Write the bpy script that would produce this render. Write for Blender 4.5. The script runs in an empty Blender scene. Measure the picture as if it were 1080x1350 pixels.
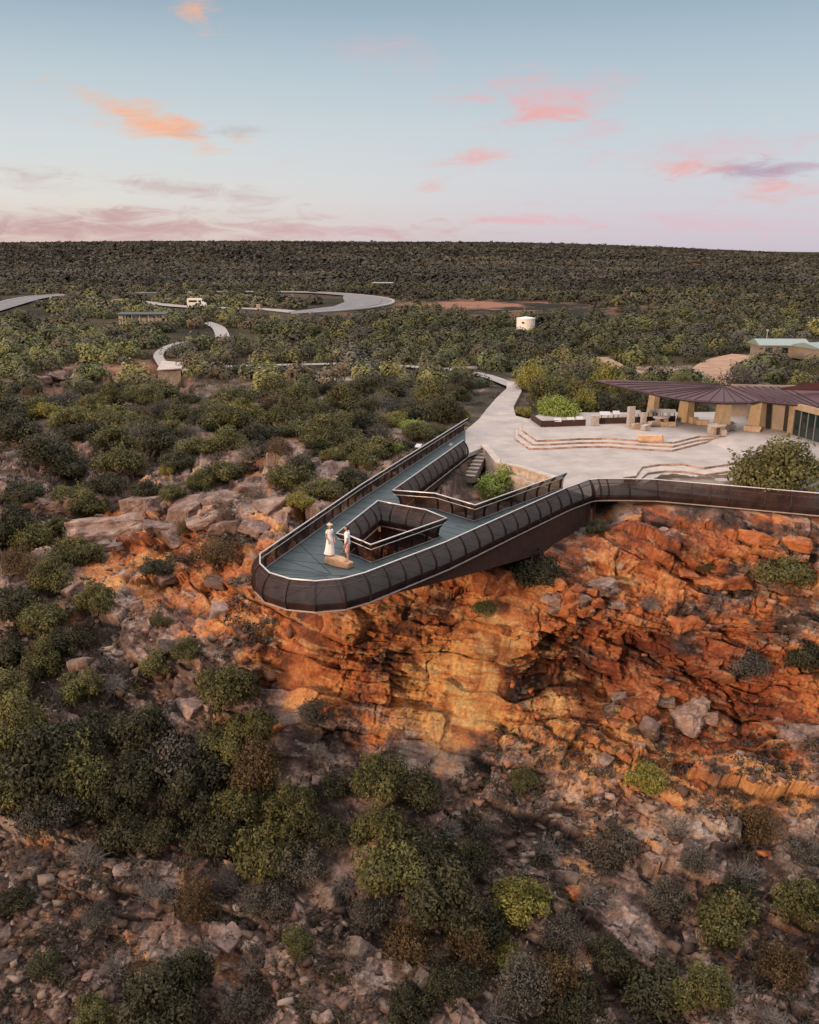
import bpy, bmesh, math, random
import numpy as np
from mathutils import Vector, Matrix
from mathutils.geometry import tessellate_polygon
R = math.radians
random.seed(7); rng = np.random.default_rng(7)
scene = bpy.context.scene
COL = scene.collection

# ------------------------------------------------------------------ camera, sky, sun, exposure
FPX, CAM_H = 1200.0, 14.8
PITCH = math.atan((675 - 331) / FPX)
cP, sP = math.cos(PITCH), math.sin(PITCH)
cam_d = bpy.data.cameras.new('camera'); cam = bpy.data.objects.new('camera', cam_d); COL.objects.link(cam)
cam_d.sensor_fit = 'VERTICAL'; cam_d.sensor_height = 24.0; cam_d.lens = 24.0 * FPX / 1350
cam.location = (0, 0, CAM_H); cam.rotation_euler = (R(90) - PITCH, 0, 0)
cam_d.clip_start = 0.5; cam_d.clip_end = 30000
scene.camera = cam
scene.view_settings.view_transform = 'Standard'; scene.view_settings.look = 'None'
scene.cycles.max_bounces = 4; scene.cycles.diffuse_bounces = 2; scene.cycles.glossy_bounces = 2; scene.cycles.transparent_max_bounces = 8
scene.cycles.caustics_reflective = False; scene.cycles.caustics_refractive = False
scene.view_settings.exposure = 0.0; scene.view_settings.gamma = 1.0

SUN_EL, SUN_AZ = R(10), R(-138)      # azimuth from +Y, clockwise seen from above: behind the camera, to the left
sun_d = bpy.data.lights.new('sun', 'SUN'); sun = bpy.data.objects.new('sun', sun_d); COL.objects.link(sun)
sun_d.energy = 3.6; sun_d.angle = R(7); sun_d.color = (1.0, 0.68, 0.44)
to_sun = Vector((math.sin(SUN_AZ) * math.cos(SUN_EL), math.cos(SUN_AZ) * math.cos(SUN_EL), math.sin(SUN_EL)))
sun.rotation_euler = to_sun.to_track_quat('Z', 'Y').to_euler()

def NT(tree):
    N, L = tree.nodes, tree.links
    def n(t, ins=None, **kw):
        x = N.new(t)
        for k, v in kw.items(): setattr(x, k, v)
        for k, v in (ins or {}).items():
            s = x.inputs[k]
            if isinstance(v, bpy.types.NodeSocket): L.new(v, s)
            else: s.default_value = v
        return x
    def m(op, a, b=0.0, c=None, clamp=False):
        x = N.new('ShaderNodeMath'); x.operation = op; x.use_clamp = clamp
        for i, v in enumerate((a, b) if c is None else (a, b, c)):
            if isinstance(v, bpy.types.NodeSocket): L.new(v, x.inputs[i])
            else: x.inputs[i].default_value = v
        return x.outputs[0]
    def mix(f, a, b, mode='MIX'):
        x = N.new('ShaderNodeMix'); x.data_type = 'RGBA'; x.blend_type = mode
        for i, v in ((0, f), (6, a), (7, b)):
            if isinstance(v, bpy.types.NodeSocket): L.new(v, x.inputs[i])
            else: x.inputs[i].default_value = v if i == 0 or len(v) == 4 else (*v, 1)
        return x.outputs[2]
    def ramp(f, stops, interp='LINEAR'):
        x = N.new('ShaderNodeValToRGB'); cr = x.color_ramp; cr.interpolation = interp
        while len(cr.elements) < len(stops): cr.elements.new(0.5)
        for e, (p, c) in zip(cr.elements, stops):
            e.position = p; e.color = (*c, 1) if len(c) == 3 else c
        L.new(f, x.inputs[0]); return x.outputs[0]
    return n, m, mix, ramp, L

def srgb(r, g, b):
    return tuple(((c / 255) / 12.92 if c / 255 <= 0.04045 else ((c / 255 + 0.055) / 1.055) ** 2.4) for c in (r, g, b))

world = bpy.data.worlds.new('World'); scene.world = world; world.use_nodes = True
def build_world():
    wt = world.node_tree; wt.nodes.clear()
    n, m, mix, ramp, L = NT(wt)
    sky = n('ShaderNodeTexSky'); sky.sky_type = 'NISHITA'; sky.sun_disc = False
    sky.sun_elevation = SUN_EL; sky.sun_rotation = SUN_AZ
    tc = n('ShaderNodeTexCoord'); sep = n('ShaderNodeSeparateXYZ', {0: tc.outputs['Generated']})
    X, Y, Z = sep.outputs
    el = m('ARCSINE', Z); az = m('ARCTAN2', X, Y)            # radians; azimuth 0 is +Y
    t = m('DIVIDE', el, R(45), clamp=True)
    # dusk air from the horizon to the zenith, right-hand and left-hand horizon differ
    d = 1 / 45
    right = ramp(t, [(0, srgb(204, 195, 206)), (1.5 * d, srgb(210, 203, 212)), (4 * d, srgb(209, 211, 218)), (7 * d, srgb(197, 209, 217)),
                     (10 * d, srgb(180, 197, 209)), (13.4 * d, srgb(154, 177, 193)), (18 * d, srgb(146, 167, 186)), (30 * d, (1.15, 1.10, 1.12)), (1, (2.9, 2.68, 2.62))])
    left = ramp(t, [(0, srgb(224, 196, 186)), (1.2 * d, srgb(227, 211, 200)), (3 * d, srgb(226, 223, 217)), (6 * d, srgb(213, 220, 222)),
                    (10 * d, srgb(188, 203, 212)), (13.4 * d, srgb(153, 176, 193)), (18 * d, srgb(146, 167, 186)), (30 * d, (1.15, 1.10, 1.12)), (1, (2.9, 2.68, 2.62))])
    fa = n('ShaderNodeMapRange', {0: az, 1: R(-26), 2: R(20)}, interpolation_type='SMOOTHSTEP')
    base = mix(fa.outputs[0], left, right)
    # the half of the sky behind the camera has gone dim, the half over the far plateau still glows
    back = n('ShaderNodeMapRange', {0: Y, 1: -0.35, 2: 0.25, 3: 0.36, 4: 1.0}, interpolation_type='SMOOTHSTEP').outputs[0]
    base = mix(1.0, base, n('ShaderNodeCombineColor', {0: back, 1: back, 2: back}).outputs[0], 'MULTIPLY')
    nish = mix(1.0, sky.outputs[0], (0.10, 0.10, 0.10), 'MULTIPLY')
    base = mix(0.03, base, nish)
    # clouds: each a soft torn patch of the sky at its own bearing and height
    # one torn noise shared by all, stretched sideways
    vec = n('ShaderNodeCombineXYZ', {0: m('MULTIPLY', az, 19.0), 1: m('MULTIPLY', el, 74.0), 2: 3.7})
    nz = n('ShaderNodeTexNoise', {'Vector': vec.outputs[0], 'Scale': 1.0, 'Detail': 5.0, 'Roughness': 0.62, 'Distortion': 0.9}).outputs[0]
    nz = m('MULTIPLY', m('SUBTRACT', nz, 0.5), 2.9)
    def cloud(c, px, py, w, h, rot, col, amt, ns=1.0, soft=0.55, seed=0.0):
        w *= 1.25; h *= 1.25; soft *= 1.3
        vx = (px - 540) / FPX; vy = (675 - py) / FPX
        y2, z2 = cP + vy * sP, -sP + vy * cP
        A = math.atan2(vx, y2); E_ = math.atan2(z2, math.hypot(vx, y2))
        cr, sr = math.cos(rot), math.sin(rot); kx = cr * 2 * FPX / w; ky = sr * 2 * FPX / w
        u = m('MULTIPLY_ADD', az, kx, m('MULTIPLY_ADD', el, ky, -A * kx - E_ * ky))
        kx = -sr * 2 * FPX / h; ky = cr * 2 * FPX / h
        v = m('MULTIPLY_ADD', az, kx, m('MULTIPLY_ADD', el, ky, -A * kx - E_ * ky))
        r2 = m('SQRT', m('MULTIPLY_ADD', u, u, m('MULTIPLY', v, v)))
        f = m('SUBTRACT', m('ADD', nz, 1.0), r2)
        f = n('ShaderNodeMapRange', {0: f, 1: 0.0, 2: soft * 2, 3: 0.0, 4: amt}, interpolation_type='SMOOTHSTEP').outputs[0]
        return mix(f, c, col)
    pink = srgb(238, 172, 168); orange = srgb(250, 180, 140); rose = srgb(232, 180, 184); mauve = srgb(176, 150, 172); dusk = srgb(206, 168, 166)
    c = base
    c = cloud(c, 90, 300, 720, 46, 0.0, srgb(198, 162, 162), 0.95, 1.3, 0.5, 11)
    c = cloud(c, 430, 305, 480, 26, -0.02, srgb(212, 176, 178), 0.7, 1.3, 0.6, 12)
    c = cloud(c, 255, 250, 260, 22, -0.08, srgb(196, 168, 166), 0.75, 1.2, 0.5, 13)
    c = cloud(c, 20, 238, 130, 26, -0.1, srgb(204, 178, 174), 0.6, 1.2, 0.6, 14)
    c = cloud(c, 196, 163, 190, 46, -0.22, orange, 0.95, 1.0, 0.55, 15)
    c = cloud(c, 290, 174, 110, 12, 0.06, srgb(184, 172, 176), 0.6, 1.2, 0.6, 16)
    c = cloud(c, 262, 15, 58, 40, -0.25, orange, 0.9, 0.9, 0.6, 17)
    c = cloud(c, 475, 66, 110, 44, 0.1, rose, 0.45, 1.0, 0.9, 18)
    c = cloud(c, 552, 78, 70, 50, -0.6, rose, 0.65, 1.0, 0.8, 19)
    c = cloud(c, 712, 128, 230, 62, 0.0, rose, 0.95, 1.1, 0.6, 20)
    c = cloud(c, 730, 152, 130, 28, 0.12, pink, 0.9, 1.0, 0.6, 21)
    c = cloud(c, 790, 174, 90, 28, 0.05, rose, 0.6, 1.0, 0.7, 22)
    c = cloud(c, 622, 209, 100, 28, 0.08, pink, 0.85, 1.0, 0.6, 23)
    c = cloud(c, 568, 244, 44, 18, 0.2, pink, 0.7, 1.0, 0.7, 24)
    c = cloud(c, 930, 200, 260, 50, 0.02, rose, 0.75, 1.1, 0.7, 25)
    c = cloud(c, 1005, 224, 150, 26, -0.04, mauve, 0.85, 1.1, 0.55, 26)
    c = cloud(c, 900, 223, 100, 26, 0.06, pink, 0.95, 1.0, 0.55, 27)
    c = cloud(c, 1030, 250, 120, 30, 0.08, pink, 0.9, 1.0, 0.55, 28)
    c = cloud(c, 690, 291, 200, 18, -0.02, srgb(232, 178, 186), 0.8, 1.2, 0.6, 29)
    c = cloud(c, 960, 297, 330, 40, 0.0, srgb(230, 180, 194), 0.7, 1.2, 0.7, 30)
    c = cloud(c, 950, 266, 60, 12, 0.0, rose, 0.5, 1.2, 0.8, 31)
    c = cloud(c, 700, 268, 40, 12, 0.0, rose, 0.5, 1.2, 0.8, 32)
    c = cloud(c, 380, 212, 60, 26, 0.2, rose, 0.22, 1.0, 0.9, 33)
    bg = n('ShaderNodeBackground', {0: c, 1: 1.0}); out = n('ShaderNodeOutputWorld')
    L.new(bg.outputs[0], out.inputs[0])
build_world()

# ------------------------------------------------------------------ helpers
def at(x, y, z=0.0):
    """the point of height z that the photograph shows at pixel (x, y)"""
    v = (675 - y) / FPX; dy = cP + v * sP; dz = -sP + v * cP; t = (z - CAM_H) / dz
    return Vector(((x - 540) / FPX * t, dy * t, z))
def at2(x, y, z=0.0):
    p = at(x, y, z); return (p.x, p.y)
def proj(P):
    P = np.asarray(P, float)
    dz = P[..., 2] - CAM_H
    t = P[..., 1] * cP - dz * sP
    v = (P[..., 1] * sP + dz * cP)
    return 540 + FPX * P[..., 0] / t, 675 - FPX * v / t, t
def tag(o, label=None, cat=None, group=None, kind=None):
    if label: o['label'] = label
    if cat: o['category'] = cat
    if group: o['group'] = group
    if kind: o['kind'] = kind
    return o
def empty(name, loc=(0, 0, 0), rz=0.0):
    o = bpy.data.objects.new(name, None); o.location = loc; o.rotation_euler = (0, 0, rz); o.empty_display_size = 0.2
    COL.objects.link(o); return o
def link(name, me, parent=None):
    o = bpy.data.objects.new(name, me); COL.objects.link(o)
    if parent: o.parent = parent
    return o
class MB:
    """collects faces for ONE mesh"""
    def __init__(s): s.v = []; s.f = []
    def add(s, vs, fs):
        b = len(s.v); s.v += [tuple(x) for x in vs]; s.f += [tuple(i + b for i in f) for f in fs]
    def box(s, c, size, rz=0.0, tilt=None):
        hx, hy, hz = size[0] / 2, size[1] / 2, size[2] / 2
        M = Matrix.Rotation(rz, 3, 'Z')
        if tilt: M = M @ Matrix.Rotation(tilt, 3, 'X')
        c = Vector(c)
        vs = [c + M @ Vector((x * hx, y * hy, z * hz)) for x in (-1, 1) for y in (-1, 1) for z in (-1, 1)]
        s.add(vs, [(0, 1, 3, 2), (4, 6, 7, 5), (0, 4, 5, 1), (2, 3, 7, 6), (0, 2, 6, 4), (1, 5, 7, 3)])
    def tube(s, pts, r, k=6, closed=False):
        pts = [Vector(p) for p in pts]; n = len(pts); rings = []
        rr = r if isinstance(r, (list, tuple)) else [r] * n
        for i, p in enumerate(pts):
            a = pts[(i - 1) % n] if (closed or i > 0) else p
            b = pts[(i + 1) % n] if (closed or i < n - 1) else p
            t = (b - a).normalized()
            u = t.cross(Vector((0, 0, 1)))
            u = u.normalized() if u.length > 1e-3 else Vector((1, 0, 0))
            w = u.cross(t).normalized()
            rings.append([p + rr[i] * (math.cos(2 * math.pi * j / k) * u + math.sin(2 * math.pi * j / k) * w) for j in range(k)])
        vs = [x for r_ in rings for x in r_]; fs = []
        for i in range(n if closed else n - 1):
            a, b = i * k, ((i + 1) % n) * k
            for j in range(k): fs.append((a + j, a + (j + 1) % k, b + (j + 1) % k, b + j))
        if not closed: fs += [tuple(range(k - 1, -1, -1)), tuple((n - 1) * k + j for j in range(k))]
        s.add(vs, fs)
    def slab(s, poly, z1, z0, holes=()):
        """flat slab of any outline, top z1, bottom z0 (numbers, or a list for the outline's top)"""
        loops = [list(poly)] + [list(h) for h in holes]
        flat = [p for l in loops for p in l]
        tops = z1 if isinstance(z1, (list, tuple)) else [z1] * len(flat)
        bots = z0 if isinstance(z0, (list, tuple)) else [z0] * len(flat)
        tri = tessellate_polygon([[Vector((p[0], p[1], 0)) for p in l] for l in loops])
        n = len(flat)
        vs = [(p[0], p[1], z) for p, z in zip(flat, tops)] + [(p[0], p[1], z) for p, z in zip(flat, bots)]
        fs = []
        for t in tri:
            a, b, c = (Vector(flat[i]).to_2d() for i in t)
            if (b - a).cross(c - a) < 0: t = (t[0], t[2], t[1])
            fs.append(tuple(t)); fs.append((t[2] + n, t[1] + n, t[0] + n))
        o = 0
        for l in loops:
            k = len(l)
            area = sum(l[i][0] * l[(i + 1) % k][1] - l[(i + 1) % k][0] * l[i][1] for i in range(k))
            rev = (area < 0) != (o > 0)
            for i in range(k):
                a, b = o + i, o + (i + 1) % k
                fs.append((a, a + n, b + n, b) if not rev else (a, b, b + n, a + n))
            o += k
        s.add(vs, fs)
    def mesh(s, name, mat, smooth=False):
        me = bpy.data.meshes.new(name); me.from_pydata(s.v, [], s.f); me.update()
        if mat: me.materials.append(mat)
        if smooth: me.polygons.foreach_set('use_smooth', [True] * len(me.polygons))
        return me
    def build(s, name, mat, parent=None, smooth=False):
        return link(name, s.mesh(name, mat, smooth), parent)
def fast_mesh(name, V, F, mat, attrs=None, smooth=False):
    """big mesh from arrays; F is (n,3) or (n,4)"""
    V = np.ascontiguousarray(V, dtype=np.float32); F = np.ascontiguousarray(F, dtype=np.int32); k = F.shape[1]
    me = bpy.data.meshes.new(name)
    me.vertices.add(len(V)); me.vertices.foreach_set('co', V.ravel())
    me.loops.add(F.size); me.loops.foreach_set('vertex_index', F.ravel())
    me.polygons.add(len(F)); me.polygons.foreach_set('loop_start', np.arange(0, F.size, k, dtype=np.int32))
    me.polygons.foreach_set('loop_total', np.full(len(F), k, dtype=np.int32))
    if smooth: me.polygons.foreach_set('use_smooth', np.ones(len(F), dtype=bool))
    for nm, (dom, arr) in (attrs or {}).items():
        if arr.ndim == 2:
            a = me.attributes.new(nm, 'FLOAT_COLOR', dom); a.data.foreach_set('color', np.ascontiguousarray(arr, np.float32).ravel())
        else:
            a = me.attributes.new(nm, 'FLOAT', dom); a.data.foreach_set('value', np.ascontiguousarray(arr, np.float32))
    me.materials.append(mat); me.update(calc_edges=True)
    return me

# ---- noise on arrays
def _h(ix, iy, iz, seed):
    h = (ix.astype(np.uint32) * np.uint32(374761393) + iy.astype(np.uint32) * np.uint32(668265263)
         + iz.astype(np.uint32) * np.uint32(2147483647) + np.uint32(seed * 1013904223 & 0xffffffff))
    h = (h ^ (h >> np.uint32(13))) * np.uint32(1274126177)
    h = (h ^ (h >> np.uint32(16))) * np.uint32(2246822519)
    h ^= h >> np.uint32(15)
    return h.astype(np.float32) * np.float32(1 / 4294967296.0)
def vnoise(P, scale, seed=0):
    P = np.asarray(P, np.float32) * np.float32(scale); f0 = np.floor(P); f = P - f0; I = f0.astype(np.int64)
    f = f * f * f * (f * (f * 6 - 15) + 10); out = 0
    for dx in (0, 1):
        wx = f[:, 0] if dx else 1 - f[:, 0]
        for dy in (0, 1):
            wy = wx * (f[:, 1] if dy else 1 - f[:, 1])
            for dz in (0, 1):
                out = out + wy * (f[:, 2] if dz else 1 - f[:, 2]) * _h(I[:, 0] + dx, I[:, 1] + dy, I[:, 2] + dz, seed)
    return out * 2 - 1
def fbm(P, scale, octv=4, seed=0, gain=0.5):
    o = 0; a = 1.0
    for i in range(octv):
        o = o + a * vnoise(P, scale, seed + i * 17); scale *= 2.03; a *= gain
    return o
def worley(P, seed=0):
    """cell value, F1, F2-F1, and the way to the cell's middle, of points P (already scaled)"""
    P = np.asarray(P, np.float32); I = np.floor(P).astype(np.int64)
    d1 = np.full(len(P), 9.0, np.float32); d2 = d1.copy(); cid = np.zeros(len(P), np.float32); ctr = np.zeros((len(P), 3), np.float32)
    for dx in (-1, 0, 1):
        for dy in (-1, 0, 1):
            for dz in (-1, 0, 1):
                jx, jy, jz = I[:, 0] + dx, I[:, 1] + dy, I[:, 2] + dz
                h = _h(jx, jy, jz, seed); h2 = (h * 7919.0) % 1.0; h3 = (h * 104729.0) % 1.0
                qx, qy, qz = jx + h - P[:, 0], jy + h2 - P[:, 1], jz + h3 - P[:, 2]; d = qx * qx + qy * qy + qz * qz
                nr = d < d1
                d2 = np.where(nr, d1, np.minimum(d2, d)); cid = np.where(nr, (h * 331.0) % 1.0, cid); d1 = np.where(nr, d, d1)
                ctr[nr, 0] = qx[nr]; ctr[nr, 1] = qy[nr]; ctr[nr, 2] = qz[nr]
    return cid, np.sqrt(d1), np.sqrt(d2) - np.sqrt(d1), ctr
def sstep(a, b, x):
    t = np.clip((x - a) / (b - a), 0, 1); return t * t * (3 - 2 * t)
def inpoly(x, y, poly):
    r = np.zeros(x.shape, bool); n = len(poly)
    for i in range(n):
        x0, y0 = poly[i]; x1, y1 = poly[(i + 1) % n]
        if y0 == y1: continue
        c = ((y0 > y) != (y1 > y)) & (x < (x1 - x0) * (y - y0) / (y1 - y0) + x0)
        r ^= c
    return r
def dline(x, y, pts, closed=False):
    d = np.full(x.shape, 1e9)
    pts = list(pts) + ([pts[0]] if closed else [])
    for (x0, y0), (x1, y1) in zip(pts[:-1], pts[1:]):
        dx, dy = x1 - x0, y1 - y0; L2 = dx * dx + dy * dy + 1e-9
        t = np.clip(((x - x0) * dx + (y - y0) * dy) / L2, 0, 1)
        d = np.minimum(d, np.hypot(x - x0 - t * dx, y - y0 - t * dy))
    return d
def offset(pts, d, closed=False):
    """polyline moved d to its right-hand side, mitred"""
    n = len(pts); out = []
    for i in range(n):
        a = pts[(i - 1) % n] if (closed or i > 0) else None
        b = pts[(i + 1) % n] if (closed or i < n - 1) else None
        p = Vector(pts[i][:2]); ns = []
        for q0, q1 in ((a, p), (p, b)):
            if q0 is None or q1 is None: continue
            e = (Vector(q1[:2]) - Vector(q0[:2])).normalized(); ns.append(Vector((e.y, -e.x)))
        if len(ns) == 2:
            m = (ns[0] + ns[1]).normalized(); m = m / max(0.45, m.dot(ns[0]))
        else: m = ns[0]
        q = p + m * d; out.append((q.x, q.y))
    return out

# ------------------------------------------------------------------ materials
MATS = {}
def simple(name, col, rough=0.7, metal=0.0, var=0.25, scale=6.0, bump=0.0, spec=0.4, alpha=None):
    m_ = bpy.data.materials.new(name); m_.use_nodes = True; t = m_.node_tree; t.nodes.clear()
    n, m, mix, ramp, L = NT(t)
    tc = n('ShaderNodeTexCoord'); nz = n('ShaderNodeTexNoise', {'Vector': tc.outputs['Object'], 'Scale': scale, 'Detail': 4.0, 'Roughness': 0.65}).outputs[0]
    lo = tuple(c * (1 - var) for c in col); hi = tuple(min(1, c * (1 + var)) for c in col)
    colr = ramp(nz, [(0.3, lo), (0.7, hi)])
    b = n('ShaderNodeBsdfPrincipled', {'Base Color': colr, 'Roughness': rough, 'Metallic': metal, 'Specular IOR Level': spec})
    if bump: L.new(n('ShaderNodeBump', {'Height': nz, 'Strength': bump, 'Distance': 0.05}).outputs[0], b.inputs['Normal'])
    o = n('ShaderNodeOutputMaterial'); s = b.outputs[0]
    if alpha is not None:
        tr = n('ShaderNodeBsdfTransparent'); mx = n('ShaderNodeMixShader', {0: alpha, 1: tr.outputs[0], 2: s}); s = mx.outputs[0]
    L.new(s, o.inputs[0]); MATS[name] = m_; return m_

def rock_mat(name, cols, pale, pale_amt=0.3, scale=1.0, attr=False):
    m_ = bpy.data.materials.new(name); m_.use_nodes = True; t = m_.node_tree; t.nodes.clear()
    n, m, mix, ramp, L = NT(t)
    geo = n('ShaderNodeNewGeometry'); oi = n('ShaderNodeObjectInfo')
    P = geo.outputs['Position']
    n1 = n('ShaderNodeTexNoise', {'Vector': P, 'Scale': 0.9 * scale, 'Detail': 4.0, 'Roughness': 0.68}).outputs[0]
    n2 = n('ShaderNodeTexNoise', {'Vector': P, 'Scale': 6.0 * scale, 'Detail': 3.0, 'Roughness': 0.7}).outputs[0]
    f = m('ADD', m('MULTIPLY', n1, 0.75), m('MULTIPLY', n2, 0.25))
    f = m('ADD', f, m('MULTIPLY', m('SUBTRACT', oi.outputs['Random'], 0.5), 0.16))
    c = ramp(f, [(0.3, cols[0]), (0.45, cols[1]), (0.6, cols[2]), (0.72, cols[3])])
    pm = n('ShaderNodeTexNoise', {'Vector': P, 'Scale': 2.3 * scale, 'Detail': 3.0, 'Roughness': 0.75}).outputs[0]
    pf = n('ShaderNodeMapRange', {0: pm, 1: 0.54, 2: 0.68, 4: pale_amt}).outputs[0]
    c = mix(pf, c, pale)
    b = n('ShaderNodeBsdfPrincipled', {'Base Color': c, 'Roughness': 0.92, 'Specular IOR Level': 0.15})
    bh = m('ADD', m('MULTIPLY', n1, 1.0), m('MULTIPLY', n2, 0.5))
    L.new(n('ShaderNodeBump', {'Height': bh, 'Strength': 0.7, 'Distance': 0.12}).outputs[0], b.inputs['Normal'])
    o = n('ShaderNodeOutputMaterial'); L.new(b.outputs[0], o.inputs[0]); MATS[name] = m_; return m_

ORANGE = [(0.13, 0.045, 0.026), (0.32, 0.098, 0.042), (0.50, 0.175, 0.066), (0.64, 0.31, 0.13)]
PINK = [(0.062, 0.043, 0.038), (0.155, 0.102, 0.086), (0.285, 0.196, 0.165), (0.42, 0.325, 0.285)]
rock_mat('orange_sandstone', [tuple(q * .78 for q in c) for c in ORANGE], (0.55, 0.36, 0.2), 0.35)
rock_mat('pink_sandstone', PINK, (0.48, 0.38, 0.33), 0.4)
rock_mat('grey_sandstone', [(0.04, 0.03, 0.028), (0.095, 0.07, 0.062), (0.17, 0.13, 0.112), (0.28, 0.225, 0.19)], (0.4, 0.34, 0.30), 0.3)

def cramp(f, stops):
    p = [a for a, c in stops]; return np.stack([np.interp(f, p, [c[i] for a, c in stops]) for i in range(3)], 1)
def terrain_mat():
    """rock and soil colour comes with the ground's own colour layer; grain and fine relief are added here"""
    m_ = bpy.data.materials.new('gorge_ground'); m_.use_nodes = True; t = m_.node_tree; t.nodes.clear()
    n, m, mix, ramp, L = NT(t)
    P = n('ShaderNodeNewGeometry').outputs['Position']
    c = n('ShaderNodeAttribute', attribute_name='rock_colour').outputs['Color']
    n2 = n('ShaderNodeTexNoise', {'Vector': P, 'Scale': 6.0, 'Detail': 5.0, 'Roughness': 0.8}).outputs[0]
    k = n('ShaderNodeMapRange', {0: n2, 1: 0.3, 2: 0.7, 3: 0.62, 4: 1.38}).outputs[0]
    hsv = n('ShaderNodeHueSaturation', {'Value': k, 'Color': c})
    b = n('ShaderNodeBsdfPrincipled', {'Base Color': hsv.outputs[0], 'Roughness': 0.95, 'Specular IOR Level': 0.1})
    L.new(n('ShaderNodeBump', {'Height': n2, 'Strength': 0.9, 'Distance': 0.14}).outputs[0], b.inputs['Normal'])
    o = n('ShaderNodeOutputMaterial'); L.new(b.outputs[0], o.inputs[0]); return m_

def leaf_mat(name, dark, mid, light):
    m_ = bpy.data.materials.new(name); m_.use_nodes = True; t = m_.node_tree; t.nodes.clear()
    n, m, mix, ramp, L = NT(t)
    a = n('ShaderNodeAttribute', attribute_name='tone').outputs['Fac']; oi = n('ShaderNodeObjectInfo').outputs['Random']
    f = m('ADD', m('MULTIPLY', a, 0.8), m('MULTIPLY', oi, 0.2))
    c = ramp(f, [(0.15, dark), (0.5, mid), (0.9, light)])
    b = n('ShaderNodeBsdfPrincipled', {'Base Color': c, 'Roughness': 0.6, 'Specular IOR Level': 0.25})
    tr = n('ShaderNodeBsdfTranslucent', {0: c}); mx = n('ShaderNodeMixShader', {0: 0.22, 1: b.outputs[0], 2: tr.outputs[0]})
    o = n('ShaderNodeOutputMaterial'); L.new(mx.outputs[0], o.inputs[0]); MATS[name] = m_; return m_
leaf_mat('olive_leaf', (0.045, 0.044, 0.017), (0.112, 0.106, 0.040), (0.215, 0.198, 0.070))
leaf_mat('dark_leaf', (0.022, 0.023, 0.014), (0.051, 0.050, 0.027), (0.108, 0.102, 0.050))
leaf_mat('yellow_leaf', (0.095, 0.088, 0.022), (0.23, 0.21, 0.050), (0.38, 0.34, 0.09))
leaf_mat('bright_leaf', (0.09, 0.125, 0.026), (0.22, 0.28, 0.062), (0.38, 0.44, 0.12))
leaf_mat('grey_leaf', (0.040, 0.037, 0.032), (0.090, 0.080, 0.066), (0.17, 0.152, 0.125))
leaf_mat('brown_leaf', (0.050, 0.032, 0.016), (0.11, 0.072, 0.034), (0.19, 0.13, 0.06))
simple('bark', (0.10, 0.078, 0.062), 0.9, var=0.4, scale=9)
simple('dead_twig', (0.17, 0.15, 0.14), 0.9, var=0.4, scale=9)
def scrub_mat():
    m_ = bpy.data.materials.new('scrub_leaf'); m_.use_nodes = True; t = m_.node_tree; t.nodes.clear()
    n, m, mix, ramp, L = NT(t)
    c = n('ShaderNodeAttribute', attribute_name='tint').outputs['Color']
    b = n('ShaderNodeBsdfPrincipled', {'Base Color': c, 'Roughness': 0.65, 'Specular IOR Level': 0.2})
    o = n('ShaderNodeOutputMaterial'); L.new(b.outputs[0], o.inputs[0]); MATS['scrub_leaf'] = m_
scrub_mat()
simple('deck_panel', (0.054, 0.078, 0.083), 0.55, var=0.22, scale=1.2, spec=0.4)
simple('joint_dark', (0.018, 0.024, 0.026), 0.8)
simple('rust_steel', (0.050, 0.023, 0.017), 0.75, var=0.35, scale=2.5)
simple('mesh_panel', (0.046, 0.025, 0.023), 0.9, var=0.45, scale=1.5, alpha=0.78, spec=0.04)
simple('fin_steel', (0.018, 0.013, 0.014), 0.6, var=0.3, scale=3)
simple('rail_steel', (0.62, 0.58, 0.56), 0.38, 0.6, var=0.12, scale=4)
simple('fascia_steel', (0.40, 0.33, 0.30), 0.5, 0.3, var=0.2, scale=3)
simple('grey_metal', (0.20, 0.20, 0.205), 0.5, 0.3)
simple('paving', (0.375, 0.33, 0.305), 0.85, var=0.2, scale=0.5, bump=0.1)
simple('step_stone', (0.44, 0.375, 0.335), 0.85, var=0.22, scale=1.4, bump=0.25)
simple('riser_stone', (0.33, 0.225, 0.19), 0.9, var=0.75, scale=1.3, bump=0.3)
simple('ochre_wall', (0.33, 0.245, 0.160), 0.85, var=0.2, scale=2.0, bump=0.2)
simple('render_wall', (0.25, 0.20, 0.165), 0.85, var=0.15, scale=1)
simple('roof_metal', (0.070, 0.025, 0.030), 0.55, 0.1, var=0.2, scale=0.8, spec=0.3)
simple('roof_seam', (0.045, 0.022, 0.027), 0.5, 0.2)
simple('glass', (0.012, 0.022, 0.024), 0.06, spec=0.8, var=0.05)
simple('dark_frame', (0.03, 0.03, 0.033), 0.5)
simple('asphalt', (0.165, 0.16, 0.165), 0.9, var=0.25, scale=0.25, bump=0.05)
simple('kerb_concrete', (0.31, 0.28, 0.265), 0.85, var=0.15, scale=0.8)
simple('white_paint', (0.80, 0.78, 0.76), 0.35, var=0.05)
simple('sand_track', (0.34, 0.205, 0.135), 0.95, var=0.25, scale=0.4, bump=0.3)
simple('tyre', (0.02, 0.02, 0.02), 0.85)
simple('sign_face', (0.45, 0.45, 0.47), 0.5, var=0.15, scale=8)
simple('stone_block', (0.36, 0.27, 0.20), 0.9, var=0.3, scale=3, bump=0.5)
simple('pale_stone', (0.37, 0.33, 0.31), 0.9, var=0.25, scale=4, bump=0.4)
simple('seat_boulder', (0.55, 0.35, 0.22), 0.85, var=0.25, scale=2.5, bump=0.4)
simple('masonry', (0.42, 0.34, 0.285), 0.9, var=0.4, scale=3.0, bump=0.6)
simple('shed_roof', (0.23, 0.29, 0.27), 0.5, 0.2)
simple('skin', (0.50, 0.27, 0.19), 0.6, var=0.08)
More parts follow.
